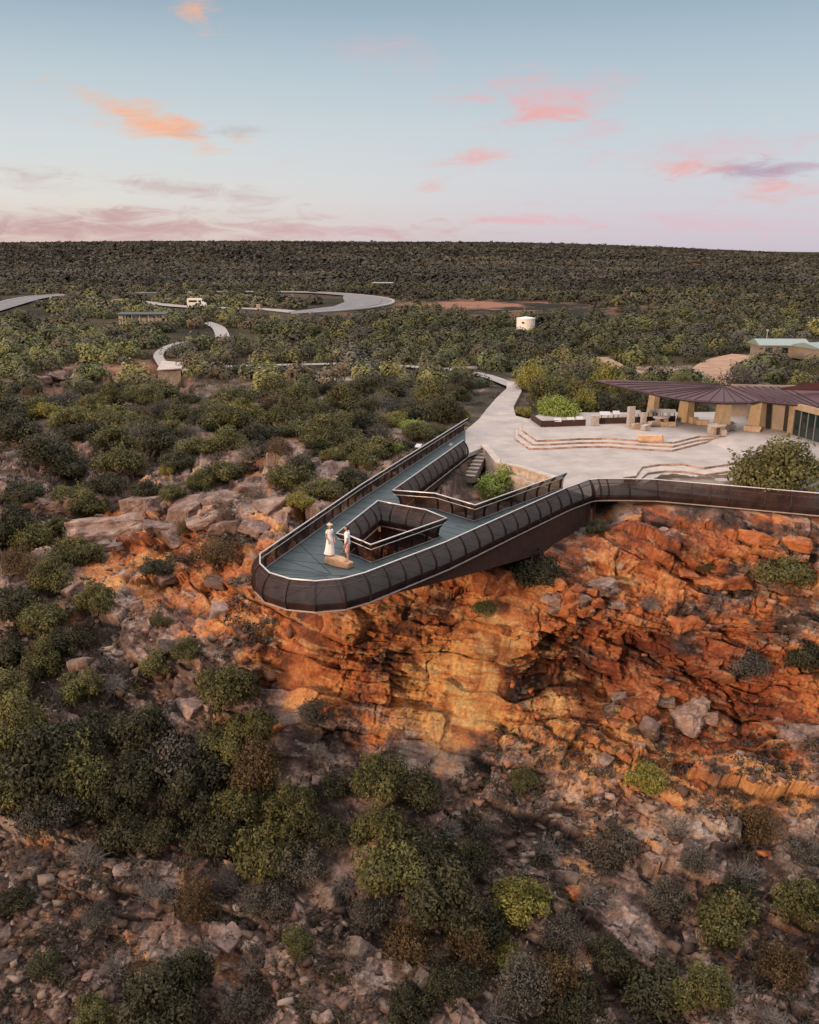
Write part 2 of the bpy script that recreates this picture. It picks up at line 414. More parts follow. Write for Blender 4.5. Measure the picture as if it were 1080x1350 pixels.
simple('white_cloth', (0.86, 0.85, 0.88), 0.8, var=0.05, scale=10)
simple('pink_cloth', (0.62, 0.36, 0.34), 0.85, var=0.1, scale=10)
simple('blond_hair', (0.45, 0.33, 0.20), 0.6, var=0.25, scale=30)
simple('straw', (0.58, 0.50, 0.42), 0.8, var=0.15, scale=40)
simple('dark_hair', (0.05, 0.025, 0.02), 0.6, var=0.25, scale=30)
simple('eye', (0.02, 0.015, 0.012), 0.3)
simple('lip', (0.42, 0.16, 0.13), 0.5)
# ------------------------------------------------------------------ plan of the place (metres, seen from above)
RAIL_IN = 0.22                                    # the handrail stands this far inside the deck edge
OUTER = [at2(x, y, 1.05) for x, y in [(617, 552), (476, 640), (343, 731), (343, 744), (355.5, 756), (382, 764), (416, 767), (451, 764),
         (481, 756), (506, 746.4), (587, 715.6), (675.6, 675.6), (746.7, 644)]] + [at2(778, 633, 1.05)]
RIM3 = [at(778, 633, 1.05), at(800, 631.8, 1.0), at(828, 632, 0.9), at(866, 633, 0.75), at(912.8, 637, 0.6), at(963, 641, 0.6), at(1010, 645, 0.6), at(1080, 651, 0.6), at(1230, 664, 0.6)]
RIM = [(p.x, p.y) for p in RIM3]; RIMZ = [p.z - 1.05 for p in RIM3]
HOLE = [at2(x, y, 1.05) for x, y in [(444, 704), (498, 661), (562, 673), (589, 684), (489, 719), (463, 708)]]
OPEN2 = [at2(x, y, 1.05) for x, y in [(611, 581), (518, 647), (573, 651), (626.7, 666.7), (746.7, 624)]]
DECK_OUT = offset(OUTER, RAIL_IN)                 # walking from the west landing round the nose the open air is on the right
DECK_RIM = offset(RIM, RAIL_IN)
HOLE_EDGE = offset(HOLE, RAIL_IN, True)
OPEN_EDGE = offset(OPEN2, -RAIL_IN)
T0 = [at2(x, y, 0) for x, y in [(828, 636), (837, 629), (847, 615), (870, 611.5), (901, 611), (928, 616), (962, 611), (984, 604)]]
T1 = [at2(x, y, -0.15) for x, y in [(836, 638), (843, 632), (854, 623), (878, 620), (901, 620.5), (930, 625), (965, 620), (990, 612)]]
T2 = [at2(x, y, -0.30) for x, y in [(846, 641), (850, 637), (862, 631), (885, 628.5), (905, 629), (934, 633), (965, 628.5), (994, 620)]]
STAIR_L, STAIR_R = at(613, 587), at(641, 588)     # head of the little flight into the garden pit
PIT_EDGE = [at2(x, y, 0) for x, y in [(613, 586.5), (641, 588), (661, 612), (690, 617), (716, 626), (743, 634)]]
PLAZA = ([(OPEN_EDGE[0][0], OPEN_EDGE[0][1])] + PIT_EDGE[1:] + [OPEN_EDGE[-1], DECK_OUT[-1]] + [at2(790, 641), at2(810, 640)] + T0 +
         [at2(1010, 606), at2(1200, 612), at2(1230, 560), at2(1080, 553), at2(860, 548), at2(735, 556), at2(700, 553), at2(680, 548), at2(677, 536), at2(688, 515), at2(682, 504),
          at2(668, 503), at2(668, 512), at2(655, 524), at2(641, 540), at2(632, 552), DECK_OUT[0]])
PITPOLY = OPEN_EDGE[0:1] + PIT_EDGE[1:-1] + [OPEN_EDGE[-1]] + OPEN_EDGE[-2:0:-1]
ROADS = {  # far roads and paths: centre lines in plan, half width
    'loop': ([at2(x, y, 0) for x, y in [(150, 386.5), (200, 385.5), (260, 384.8), (350, 384.3), (410, 385.3), (450, 387.6), (482, 391), (500, 395), (497, 400), (470, 405), (440, 408), (392, 411.5)]], 3.6),
    'spur': ([at2(x, y, 0) for x, y in [(160, 394), (200, 399), (245, 403.5), (300, 405.5), (350, 407), (392, 411)]], 2.8),
    'west': ([at2(x, y, 0) for x, y in [(-30, 412), (20, 398), (38, 393.5), (60, 390), (92, 387.5)]], 4.0),
    'lawn': ([at2(x, y, 0) for x, y in [(294, 448), (292, 438), (286, 430), (270, 424)]], 1.3),
    'look': ([at2(x, y, 0) for x, y in [(219, 486), (212, 476), (209, 468), (216, 460), (236, 452), (275, 446)]], 0.7),
    'trail': ([at2(x, y, 0) for x, y in [(228, 486), (262, 486), (300, 482), (350, 480.5), (420, 479), (470, 478.5), (540, 482), (600, 487), (640, 494), (676, 507)]], 0.9),
    'sand': ([at2(x, y, 0) for x, y in [(1045, 520), (1012, 512), (975, 505), (948, 494), (938, 485), (956, 474), (985, 467)]], 2.3),
    'sand2': ([at2(x, y, 0) for x, y in [(790, 470), (820, 484), (850, 490), (885, 487)]], 1.3),
}

# ------------------------------------------------------------------ the ground: gorge wall, plateau and far ridge in one sheet
def hill(x, y):
    r = x / np.maximum(y, 1)
    h = 34 * sstep(700, 2300, y) * (1 - 0.93 * sstep(0.05, 0.50, r)) * (1 - 0.15 * sstep(-0.1, -0.5, r))
    return h + 2.0 * sstep(500, 1200, y) * np.sin(x * 0.004 + y * 0.002)
ZP = -0.40
def yplat(py):
    v = (675 - py) / FPX; sl = (-sP + v * cP) / (cP + v * sP); return (ZP - CAM_H) / sl
KEYS = {  # picture column: (row, distance) pairs down the gorge wall; above the first row lies the plateau
    -350: [(540, None), (600, 74), (660, 64), (720, 57.5), (800, 50), (900, 45), (1000, 41), (1200, 35), (1350, 31), (1480, 27.5)],
    0:    [(560, None), (600, 73), (640, 66), (700, 59), (800, 50.5), (900, 45.5), (1000, 41.5), (1200, 35), (1350, 31), (1480, 27.5)],
    150:  [(580, None), (640, 65), (665, 61.5), (720, 58.5), (800, 51), (900, 45.5), (1000, 41.5), (1200, 35.3), (1350, 31.2), (1480, 27.5)],
    300:  [(590, None), (640, 62.5), (680, 56.5), (700, 54.3), (770, 51), (850, 46.7), (950, 43), (1050, 40.2), (1200, 36), (1350, 31.5), (1480, 27.8)],
    450:  [(600, None), (640, 63.5), (680, 56), (720, 51.5), (760, 48.3), (800, 46.4), (850, 45), (900, 44.2), (960, 43), (1000, 41.7), (1050, 39.6), (1150, 36.4), (1250, 33.6), (1350, 30.9), (1480, 27.4)],
    600:  [(600, None), (640, 62), (680, 55), (720, 51), (760, 48.6), (800, 47.0), (850, 45.9), (900, 45.0), (950, 44.2), (1000, 42.6), (1050, 40.2), (1150, 36.8), (1250, 34), (1350, 31.2), (1480, 27.6)],
    780:  [(650, None), (670, 55), (700, 52.8), (740, 50.3), (780, 48.8), (815, 47.3), (840, 47.2), (900, 46.6), (950, 45.4), (1000, 43.6), (1050, 41.2), (1150, 37.4), (1250, 34.4), (1350, 31.4), (1480, 27.7)],
    900:  [(652, None), (668, 55), (690, 53.6), (722, 51.6), (745, 51.1), (790, 49), (830, 47.6), (850, 47.7), (900, 46.6), (950, 45.5), (1000, 43.7), (1050, 41.4), (1150, 37.6), (1250, 34.5), (1350, 31.5), (1480, 27.8)],
    1080: [(660, None), (676, 53.6), (692, 52.9), (722, 51.5), (760, 50.2), (800, 48.8), (850, 47.6), (900, 46.4), (950, 45.3), (1000, 44.1), (1050, 42), (1150, 37.8), (1250, 34.6), (1350, 31.6), (1480, 27.9)],
    1430: [(672, None), (690, 51.4), (722, 50), (760, 49), (800, 48), (850, 47), (900, 46), (950, 45), (1000, 43.8), (1050, 42), (1150, 37.8), (1250, 34.6), (1350, 31.6), (1480, 27.9)],
}
def gauss(px, py, cx, cy, rx, ry): return np.exp(-(((px - cx) / rx) ** 2 + ((py - cy) / ry) ** 2))
def smooth(a, s, axis):
    k = np.exp(-0.5 * (np.arange(-int(3 * s), int(3 * s) + 1) / s) ** 2); k /= k.sum(); r = len(k) // 2
    a = np.moveaxis(a, axis, 0); p = np.concatenate([np.repeat(a[:1], r, 0), a, np.repeat(a[-1:], r, 0)])
    o = sum(k[i] * p[i:i + len(a)] for i in range(len(k))); return np.moveaxis(o, 0, axis)
CSTEP = 1.45
COLS = np.arange(-350, 1431, CSTEP)
ROW1 = np.arange(1480, 400, -1.0); ROW2 = np.arange(400, 346, -0.8)
def build_terrain():
    kc = sorted(KEYS); rows = np.concatenate([ROW1, ROW2])
    Yp = yplat(rows)
    tab = []
    for k in kc:
        ks = KEYS[k]; top = ks[0][0]
        py = [top] + [a for a, b in ks[1:]]; yy = [yplat(top)] + [b for a, b in ks[1:]]
        y = np.interp(rows, py, yy); y = np.where(rows < top, Yp, y); tab.append(y)
    tab = np.array(tab).T                                                   # rows x keys
    Y = np.empty((len(rows), len(COLS)))
    for i in range(len(rows)): Y[i] = np.interp(COLS, kc, tab[i])
    n1 = len(ROW1)
    Ys = smooth(smooth(Y[:n1], 22, 1), 7, 0)
    w = sstep(480, 560, rows[:n1])[:, None]; Y[:n1] = Ys * w + Y[:n1] * (1 - w)
    v = (675 - rows) / FPX; sl = (-sP + v * cP) / (cP + v * sP)
    Z = CAM_H + Y * sl[:, None]
    # far rows and the foot of the slope towards the river
    y0 = Y[-1].mean(); farY = y0 * (9500 / y0) ** (np.linspace(0, 1, 81)[1:])
    Yf = np.repeat(farY[:, None], len(COLS), 1); Zf = np.full_like(Yf, ZP)
    k = np.linspace(1, 0, 41)[:-1][:, None]
    Yn = Y[0][None] - k * 45; Zn = Z[0][None] - k * 24
    Y = np.concatenate([Yn, Y, Yf]); Z = np.concatenate([Zn, Z, Zf])
    py = np.concatenate([np.linspace(2200, 1481, 40), rows, np.full(80, 345.0)])
    depth = Y * cP + (CAM_H - Z) * sP
    depth[:40] = depth[40][None]
    X = (COLS[None] - 540) / FPX * depth
    PX = np.repeat(COLS[None], len(Y), 0); PY = np.repeat(py[:, None], len(COLS), 1)
    nr, nc = X.shape
    x, y, z, px, pyy = (a.ravel().copy() for a in (X, Y, Z, PX, PY))
    z += np.where(y > 450, hill(x, y), 0)
    # how much each place is gorge wall, rubble slope, plateau
    edge = np.interp(px, [-350, 0, 150, 300, 480, 600, 760, 900, 1080, 1430], [560, 575, 590, 600, 612, 620, 652, 656, 664, 676])
    plat = sstep(-12, 14, edge - pyy)
    scree = sstep(960, 1080, pyy + (px - 540) * -0.06) * 0.85 + 0.55 * sstep(430, 250, px) * sstep(640, 800, pyy)
    scree = np.clip(scree, 0, 1) * (1 - plat); cliff = np.clip(1 - scree - plat, 0, 1)
    P = np.stack([x, y, z], 1)
    # base normals
    G = P.reshape(nr, nc, 3); du = np.gradient(G, axis=1); dv = np.gradient(G, axis=0)
    N = np.cross(du, dv); N /= np.linalg.norm(N, axis=2, keepdims=True) + 1e-9
    N = smooth(smooth(N, 6, 0), 6, 1); N /= np.linalg.norm(N, axis=2, keepdims=True) + 1e-9; N = N.reshape(-1, 3)
    near = y < 125; idx = np.nonzero(near)[0]; Q = P[idx]
    cl, sc, pl = cliff[idx], scree[idx], plat[idx]
    big = fbm(Q, 0.10, 3, 3)
    wob = fbm(Q, 0.22, 3, 11)
    # bedded sandstone: courses of blocks, every block with its own depth and its own tilted face
    zer = np.zeros(len(Q), np.int64)
    def courses(thick, wmin, wmax, dip, wv, seed):
        lat = Q[:, 0] * .94 - Q[:, 1] * .34
        q = (Q[:, 2] + dip * Q[:, 0] + wv * wob) / thick; li = np.floor(q).astype(np.int64); fr = q - li
        hl = _h(li, zer, zer, seed); s0 = (lat + hl * 17.0 + 0.35 * wob2) / (wmin + (wmax - wmin) * _h(li, zer + 1, zer, seed))
        ci = np.floor(s0).astype(np.int64); fs = s0 - ci
        r1, r2, r3 = _h(li, ci, zer, seed + 1), _h(li, ci, zer, seed + 2), _h(li, ci, zer, seed + 3)
        edge = np.minimum(np.minimum(fs, 1 - fs) * wmax * .7, np.minimum(fr, 1 - fr) * thick)
        return hl, r1, (r2 - .5) * (fs - .5) + (r3 - .5) * .8 * (fr - .5), edge, fr
    wob2 = fbm(Q, 0.7, 3, 15)
    hl, bl, tl, ed, fr = courses(1.45, 1.6, 4.2, 0.20, 0.75, 5)
    hl2, bl2, tl2, ed2, fr2 = courses(0.46, 0.5, 1.5, 0.21, 0.40, 8)
    hl3, bl3, tl3, ed3, fr3 = courses(0.17, 0.25, 0.8, 0.21, 0.30, 21)
    soft = sstep(-.25, .3, fbm(Q, .3, 3, 83))               # where the courses weather into one rounded face
    ledge = 1.0 * (hl - .5) + (0.95 * (bl - .5) + 0.75 * tl) * (.55 + .45 * soft) - 0.22 * (1 - sstep(0, .07, ed)) * soft
    ledge2 = (0.13 * (bl3 - .5) + 0.08 * (hl3 - .5)) + (0.32 * (bl2 - .5) + 0.30 * tl2) * (.5 + .5 * soft) + 0.18 * (hl2 - .5) - 0.06 * (1 - sstep(0, .035, ed2)) * soft
    warp = 0.7 * np.stack([fbm(Q, 0.5, 2, 31), fbm(Q, 0.5, 2, 41), fbm(Q, 0.5, 2, 51)], 1)
    W = Q + 0.45 * warp; W[:, 2] += 0.23 * W[:, 0]
    size = 1.0 + 0.5 * wob[:, None]
    c1, f1, e1, v1 = worley(W * np.array([1 / 2.3, 1 / 2.3, 1 / 1.0]), 2)
    c2, f2, e2, v2 = worley(W * np.array([1 / 0.80, 1 / 0.80, 1 / 0.42]), 6)
    def facet(c, v):     # every block has its own tilted face
        th = c * 37.7; return v[:, 0] * np.cos(th) + v[:, 1] * np.sin(th) + v[:, 2] * np.cos(c * 91.0) * 0.8
    t1, t2 = facet(c1, v1), facet(c2, v2)
    jm = sstep(-0.15, 0.35, fbm(Q, 0.35, 2, 81))          # joints open only here and there
    blocks = (c1 - 0.5) * 0.9 + 0.55 * t1 - 0.30 * jm * (1 - sstep(0.0, 0.06, e1)) + (c2 - 0.5) * 0.30 + 0.26 * t2 - 0.05 * jm * (1 - sstep(0.0, 0.08, e2))
    stones = (0.30 * (c2 - 0.3) + 0.22 * t2) * sstep(0.0, 0.25, e2)
    fine = 0.10 * fbm(Q, 2.2, 4, 61) + 0.035 * fbm(Q, 9.0, 2, 71)
    rough_sc = 0.55 * big + 0.35 * wob + 0.62 * ledge + 0.8 * ledge2 + 0.45 * stones + 0.2 * blocks + fine
    c3, f3, e3, v3 = worley(W * np.array([1 / 0.34, 1 / 0.34, 1 / 0.22]), 12); t3 = facet(c3, v3)
    fine = fine + 0.055 * (c3 - .5) + 0.08 * t3; stones = stones + (0.10 * (c3 - .3) + 0.10 * t3)
    d = cl * (0.8 * big + 1.5 * ledge + 1.15 * ledge2 + 0.12 * blocks + fine) + sc * rough_sc + pl * (0.16 * big + 0.18 * wob + 0.25 * fine)
    # lips of rock with the face cut back beneath them
    for ln, A_ in (([(690, 862), (740, 834), (790, 826), (850, 842), (910, 872), (960, 906), (1010, 955)], 1.0), ([(520, 900), (580, 914), (640, 930), (700, 985)], .45), ([(830, 698), (900, 724), (960, 747), (1070, 766)], .6),
                   ([(800, 672), (900, 684), (1085, 704)], .4), ([(420, 846), (500, 868), (560, 903)], .5), ([(600, 862), (690, 880), (745, 868)], .5), ([(690, 956), (800, 1000), (900, 1030), (1000, 1050), (1100, 1066)], .6),
                   ([(190, 772), (280, 764), (335, 792)], .5), ([(640, 1058), (760, 1090), (870, 1132)], .45), ([(850, 1136), (960, 1188), (1100, 1246)], .55), ([(560, 820), (640, 826), (700, 846)], .45), ([(880, 800), (980, 812), (1090, 850)], .45),
                   ([(60, 700), (140, 712), (230, 704)], .5), ([(0, 1100), (90, 1112), (160, 1130)], .4), ([(560, 1060), (640, 1096)], .35), ([(150, 1180), (280, 1200), (380, 1230)], .4), ([(700, 1180), (780, 1220), (850, 1280)], .4)):
        lx = [q_[0] for q_ in ln]; jx = 9 * wob2 + 5 * (bl2 - .5); s_ = pyy[idx] + jx - np.interp(px[idx], lx, [q_[1] for q_ in ln])
        end = sstep(lx[0] - 30, lx[0] + 20, px[idx]) * sstep(lx[-1] + 30, lx[-1] - 20, px[idx]) * (.7 + .5 * bl)
        d += A_ * (1 + .6 * sc) * end * (1 - pl) * (np.where(s_ < 0, .55 * np.exp(-(s_ / 16) ** 2), -.75 * np.exp(-np.maximum(s_, 0) / 22)))
    # the hollow under the curved overhang in the red face
    g = np.exp(-(((px[idx] - 800 + .5 * (pyy[idx] - 880)) / 88) ** 2 + ((pyy[idx] - 885) / 50) ** 2) ** 2); d -= 1.4 * g * cl
    # keep the built ground level
    xq, yq = Q[:, 0], Q[:, 1]
    built = np.minimum(dline(xq, yq, PLAZA, True), dline(xq, yq, DECK_OUT + DECK_RIM))
    ins = inpoly(xq, yq, np.array(PLAZA)); built = np.where(ins, 0, built)
    d *= sstep(0.0, 2.6, built) * 0.85 + 0.15
    D = np.zeros(len(x)); D[idx] = d
    P = P + N * D[:, None]
    lk = [at2(x, y_) for x, y_ in [(30, 484), (150, 481), (204, 477), (252, 478), (270, 520), (150, 535), (30, 525)]]
    li_ = inpoly(x, y, lk) & (y < 125); lkn = np.zeros(len(x)); lkn[idx] = fbm(P[idx], .45, 4, 77); lkb = np.zeros(len(x)); lkb[idx] = bl2 - .5
    P[:, 2] -= np.where(li_, 2.3 * sstep(0.0, 2.6, dline(x, y, lk, True) + 1.1 * lkn + .8 * lkb) * (0.85 + 0.3 * lkn), 0)
    # levels: below the paving, below the deck, down in the garden pit
    zz = P[idx, 2]
    zz = np.where(ins & (pyy[idx] < 700), np.minimum(zz, -0.42), zz)
    foot = DECK_OUT + OPEN_EDGE[::-1]
    ind = inpoly(xq, yq, np.array(foot)); dd = np.where(ind, 0, dline(xq, yq, foot, True))
    lim = -0.55 - 1.3 * sstep(66, 56, yq) + 0.9 * sstep(0.5, 3.0, dd)
    zz = np.where((dd < 3.0) & ~ins, np.minimum(zz, lim + 0.25 * wob), zz)
    pit = inpoly(xq, yq, np.array(PITPOLY)); dp = dline(xq, yq, PITPOLY, True)
    zz = np.where(pit, np.minimum(zz, -0.7 - 1.5 * sstep(0.0, 0.5, dp) - 0.2 * wob), zz)
    rimi = dline(xq, yq, DECK_RIM) < 2.2
    zz = np.where(rimi, np.minimum(zz, -0.82), zz)
    P[idx, 2] = zz
    far_i = np.nonzero(~near)[0]
    P[far_i, 2] += 0.25 * fbm(P[far_i], 0.03, 2, 91)
    # rock and soil kinds
    orange = (1.0 * gauss(px, pyy, 640, 890, 270, 105) + 0.95 * gauss(px, pyy, 960, 930, 240, 120) + 0.75 * gauss(px, pyy, 900, 720, 330, 60)
              + 0.7 * gauss(px, pyy, 500, 820, 130, 70) + 0.75 * gauss(px, pyy, 240, 745, 150, 62) + 0.5 * gauss(px, pyy, 330, 850, 110, 70) + 0.45 * gauss(px, pyy, 130, 690, 110, 45) + 0.35 * gauss(px, pyy, 350, 600, 60, 25) + 0.3 * gauss(px, pyy, 1000, 1060, 200, 60)
              + 0.4 * gauss(px, pyy, 560, 720, 120, 60))
    bare = (gauss(px, pyy, 140, 493, 120, 20) + 1.0 * gauss(px, pyy, 715, 407, 130, 10) + 0.9 * gauss(px, pyy, 600, 402, 90, 7) + gauss(px, pyy, 90, 388, 22, 5) + 0.7 * gauss(px, pyy, 475, 418, 30, 6)
            + 0.6 * gauss(px, pyy, 500, 600, 90, 25))
    far = sstep(130, 330, y)
    colr = np.empty((len(x), 3))
    nn = fbm(P[idx], 0.5, 6, 101, 0.62); bedp = P[idx].copy(); bedp[:, 2] += 0.23 * bedp[:, 0]; bedp *= np.array([0.22, 0.22, 2.4])
    bed = fbm(bedp, 1.2, 5, 121, 0.6); pm = fbm(bedp * np.array([2, 2, 1.0]), 1.7, 5, 141, 0.65); dk = fbm(P[idx], 0.75, 5, 161, 0.65)
    f = 0.5 + 0.21 * nn + 0.09 * bed + 0.20 * (bl - 0.5) + 0.14 * (bl2 - 0.5) + 0.16 * (hl - .5) + 0.07 * (c2 - .5)
    og = np.clip(orange[idx], 0, 1); om = sstep(0.22, 0.78, og + 0.52 * nn + 0.18 * bed)[:, None]
    co = cramp(f, [(0.25, ORANGE[0]), (0.42, ORANGE[1]), (0.57, ORANGE[2]), (0.78, ORANGE[3])])
    cp = cramp(f, [(0.25, PINK[0]), (0.44, PINK[1]), (0.57, PINK[2]), (0.78, PINK[3])])
    rc = cp * (1 - om) + co * om
    pa = (0.6 * sstep(0.25, 0.85, pm))[:, None]
    rc = rc * (1 - pa) + pa * (np.array([0.44, 0.36, 0.32]) * (1 - om) + np.array([0.62, 0.37, 0.17]) * om)
    qx, qy = px[idx], pyy[idx]
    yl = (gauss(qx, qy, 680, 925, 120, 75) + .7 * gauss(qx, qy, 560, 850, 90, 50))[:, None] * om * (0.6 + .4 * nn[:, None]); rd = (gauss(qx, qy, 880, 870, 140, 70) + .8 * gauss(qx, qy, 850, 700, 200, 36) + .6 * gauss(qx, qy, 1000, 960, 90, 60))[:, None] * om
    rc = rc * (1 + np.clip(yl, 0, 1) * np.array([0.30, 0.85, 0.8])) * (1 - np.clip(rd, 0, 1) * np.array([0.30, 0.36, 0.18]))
    band = np.zeros(len(idx))
    for ln, wd in (([(540, 985), (700, 1035), (860, 1085), (1080, 1135), (1200, 1160)], 16), ([(500, 940), (560, 985)], 9), ([(900, 1140), (1080, 1205)], 9), ([(820, 1090), (1000, 1160)], 7), ([(640, 985), (800, 1010)], 7), ([(0, 1090), (150, 1120)], 9), ([(130, 860), (230, 905)], 10)):
        band = np.maximum(band, np.exp(-(dline(qx, qy, ln) / wd) ** 2))
    ba = (0.75 * band * sstep(-0.2, 0.7, bed + .8 * pm + .5 * nn + 1.2 * (bl3 - .5)))[:, None]; rc = rc * (1 - ba) + ba * np.array([0.50, 0.385, 0.30])
    da = (0.58 * (1 - .55 * og) * sstep(0.22, 0.85, dk + 0.25 * sc))[:, None]; rc = rc * (1 - da) + da * np.array([0.052, 0.038, 0.033])
    jc = np.clip((1 - sstep(0.0, 0.05, ed)) * 0.7 + (1 - sstep(0.0, 0.03, ed2)) * 0.3, 0, 1)[:, None] * 0.45 * soft[:, None]; rc = rc * (1 - jc) + jc * np.array([0.045, 0.028, 0.022])
    l1 = fbm(P[idx], 0.25, 6, 181, 0.65); l1b = fbm(P[idx], 1.5, 3, 191)
    so = cramp(0.5 + 0.28 * l1 + 0.08 * l1b, [(0.25, (0.045, 0.038, 0.03)), (0.48, (0.085, 0.066, 0.05)), (0.62, (0.15, 0.105, 0.08)), (0.8, (0.32, 0.26, 0.22))])
    bm = (np.clip(bare[idx], 0, 1) * sstep(-0.4, 0.3, l1b + 0.5 * l1))[:, None]
    so = so * (1 - bm) + bm * np.array([0.27, 0.125, 0.085])
    pr = sstep(0.3, 0.7, pl + 0.25 * nn)[:, None] * (1 - 0.6 * sstep(0.0, 0.7, nn) * gauss(px[idx], pyy[idx], 330, 605, 320, 45))[:, None]
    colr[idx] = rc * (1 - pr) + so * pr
    l2 = fbm(P, 0.05, 7, 201, 0.68)
    fc = cramp(0.5 + 0.25 * l2, [(0.25, (0.020, 0.019, 0.012)), (0.5, (0.045, 0.036, 0.022)), (0.75, (0.080, 0.058, 0.034))])
    bb = np.clip(bare * sstep(-0.6, 0.5, l2 + 0.2), 0, 1)[:, None]; fc = fc * (1 - bb) + bb * np.array([0.27, 0.13, 0.09])
    nf = far[:, None]; colr[far_i] = fc[far_i]; colr = np.where(near[:, None], colr * (1 - nf) + fc * nf, colr)
    at_ = {'rock_colour': ('POINT', np.concatenate([np.clip(colr, 0, 1), np.ones((len(x), 1))], 1))}
    i, j = np.meshgrid(np.arange(nr - 1), np.arange(nc - 1), indexing='ij'); a = (i * nc + j).ravel()
    F = np.stack([a, a + 1, a + nc + 1, a + nc], 1)
    o = link('terrain', fast_mesh('terrain', P, F, terrain_mat(), at_)); tag(o, kind='structure')
    return P, N, nr, nc
TP, TN, TNR, TNC = build_terrain()
TPX, TPY, TT = proj(TP); TPX = TPX.reshape(TNR, TNC); TPY = TPY.reshape(TNR, TNC); TT = TT.reshape(TNR, TNC)
TG = TP.reshape(TNR, TNC, 3); TNG = TN.reshape(TNR, TNC, 3)
def hit(px, py):
    """ground point the photograph shows at a pixel"""
    j = int(round((px - COLS[0]) / CSTEP)); j0, j1 = max(0, j - 8), min(TNC, j + 9)
    e = np.hypot(TPX[:, j0:j1] - px, TPY[:, j0:j1] - py); t = np.where(e < 3.0, TT[:, j0:j1], 1e9)
    k = np.argmin(t) if t.min() < 1e9 else np.argmin(e)
    r, c = divmod(int(k), j1 - j0); c += j0
    return Vector(TG[r, c]), Vector(TNG[r, c]), float(TT[r, c])
# unseen bank added behind the camera, raised to keep low sun off the slope foot
def build_shade_bank():
    xs = np.linspace(-420, 420, 211); ys = np.array([-46, -52, -58, -64, -72, -84, -110, -200.0]); zs = np.array([-34, -25, -14, -3, 7, 11, 12.5, 14])
    X, K = np.meshgrid(xs, np.arange(8), indexing='ij'); Pq = np.stack([X.ravel(), ys[K].ravel() - 10, zs[K].ravel()], 1)
    Pq[:, 1] += 5 * fbm(Pq, .03, 4, 501); Pq[:, 2] += 2.5 * fbm(Pq, .05, 4, 511)
    i, j = np.meshgrid(np.arange(210), np.arange(7), indexing='ij'); a = (i * 8 + j).ravel()
    o = link('shade_bank', fast_mesh('shade_bank', Pq, np.stack([a, a + 1, a + 9, a + 8], 1), MATS['pink_sandstone'])); tag(o, kind='structure')
build_shade_bank()
def zplat(x, y): return ZP + float(hill(np.array([x]), np.array([y]))[0] if y > 450 else 0)
# ------------------------------------------------------------------ paving, steps, far roads
def structure(o): return tag(o, kind='structure')
b = MB(); b.slab(PLAZA, 0.0, -0.3); structure(b.build('plaza', MATS['paving']))
b = MB()
for a, c, w in [((690, 617), (835, 629), 0.05), ((745, 633), (697, 592), 0.05), ((640, 575), (690, 617), 0.04)]: pass
WALKP = DECK_RIM + [(T2[-1][0] + 14, T2[-1][1] - 3.5), T2[-1]] + T2[::-1][1:] + [T0[0], at2(810, 640), at2(790, 641)]
WALKZ = [min(0.0, z) for z in RIMZ] + [-0.45] * (1 + len(T2)) + [-0.06, 0.0, 0.0]
b = MB(); b.slab(WALKP, [z - 0.006 for z in WALKZ], [z - 0.30 for z in WALKZ]); structure(b.build('walkway', MATS['deck_panel']))

st = tag(empty('rim_steps', at(900, 625, -0.45)), 'three broad pale stone steps dropping from the plaza to the dark rim walkway', 'steps')
def tier(poly, z1, z0, parent, name='step', mat='step_stone'):
    m_ = MB(); m_.slab(poly, z1, z0); o = m_.build(name, MATS[mat]); reparent(o, parent); return o
def reparent(o, p):
    bpy.context.view_layer.update(); o.parent = p; o.matrix_parent_inverse = p.matrix_world.inverted()
def riser(pts, z1, z0, parent, proud=0.02, side=1):
    """thin stone face set just proud of a step's edge"""
    out = offset(pts, proud * side); inn = offset(pts, -0.05 * side)
    m_ = MB(); m_.slab(out + inn[::-1], z1, z0); o = m_.build('riser', MATS['riser_stone']); reparent(o, parent)
tier(T0 + T1[::-1], -0.15, -0.48, st); tier(T1 + T2[::-1], -0.30, -0.52, st)
for pts, z in ((T0, 0.0), (T1, -0.15), (T2, -0.30)): riser(pts, z - 0.035, z - 0.15, st, 0.02, 1)
bl = tag(empty('end_block', at(834, 637, -0.3)), 'short reddish stone block closing the left end of the rim steps', 'block')
m_ = MB(); m_.slab([at2(822, 638), at2(838, 636), at2(838, 629), at2(824, 631)], 0.42, -0.5); reparent(m_.build('block_core', MATS['riser_stone']), bl)
m_ = MB(); m_.slab([at2(821, 638.6), at2(838.5, 636.6), at2(838.5, 628.5), at2(823, 630.5)], 0.50, 0.422); reparent(m_.build('coping', MATS['step_stone']), bl)

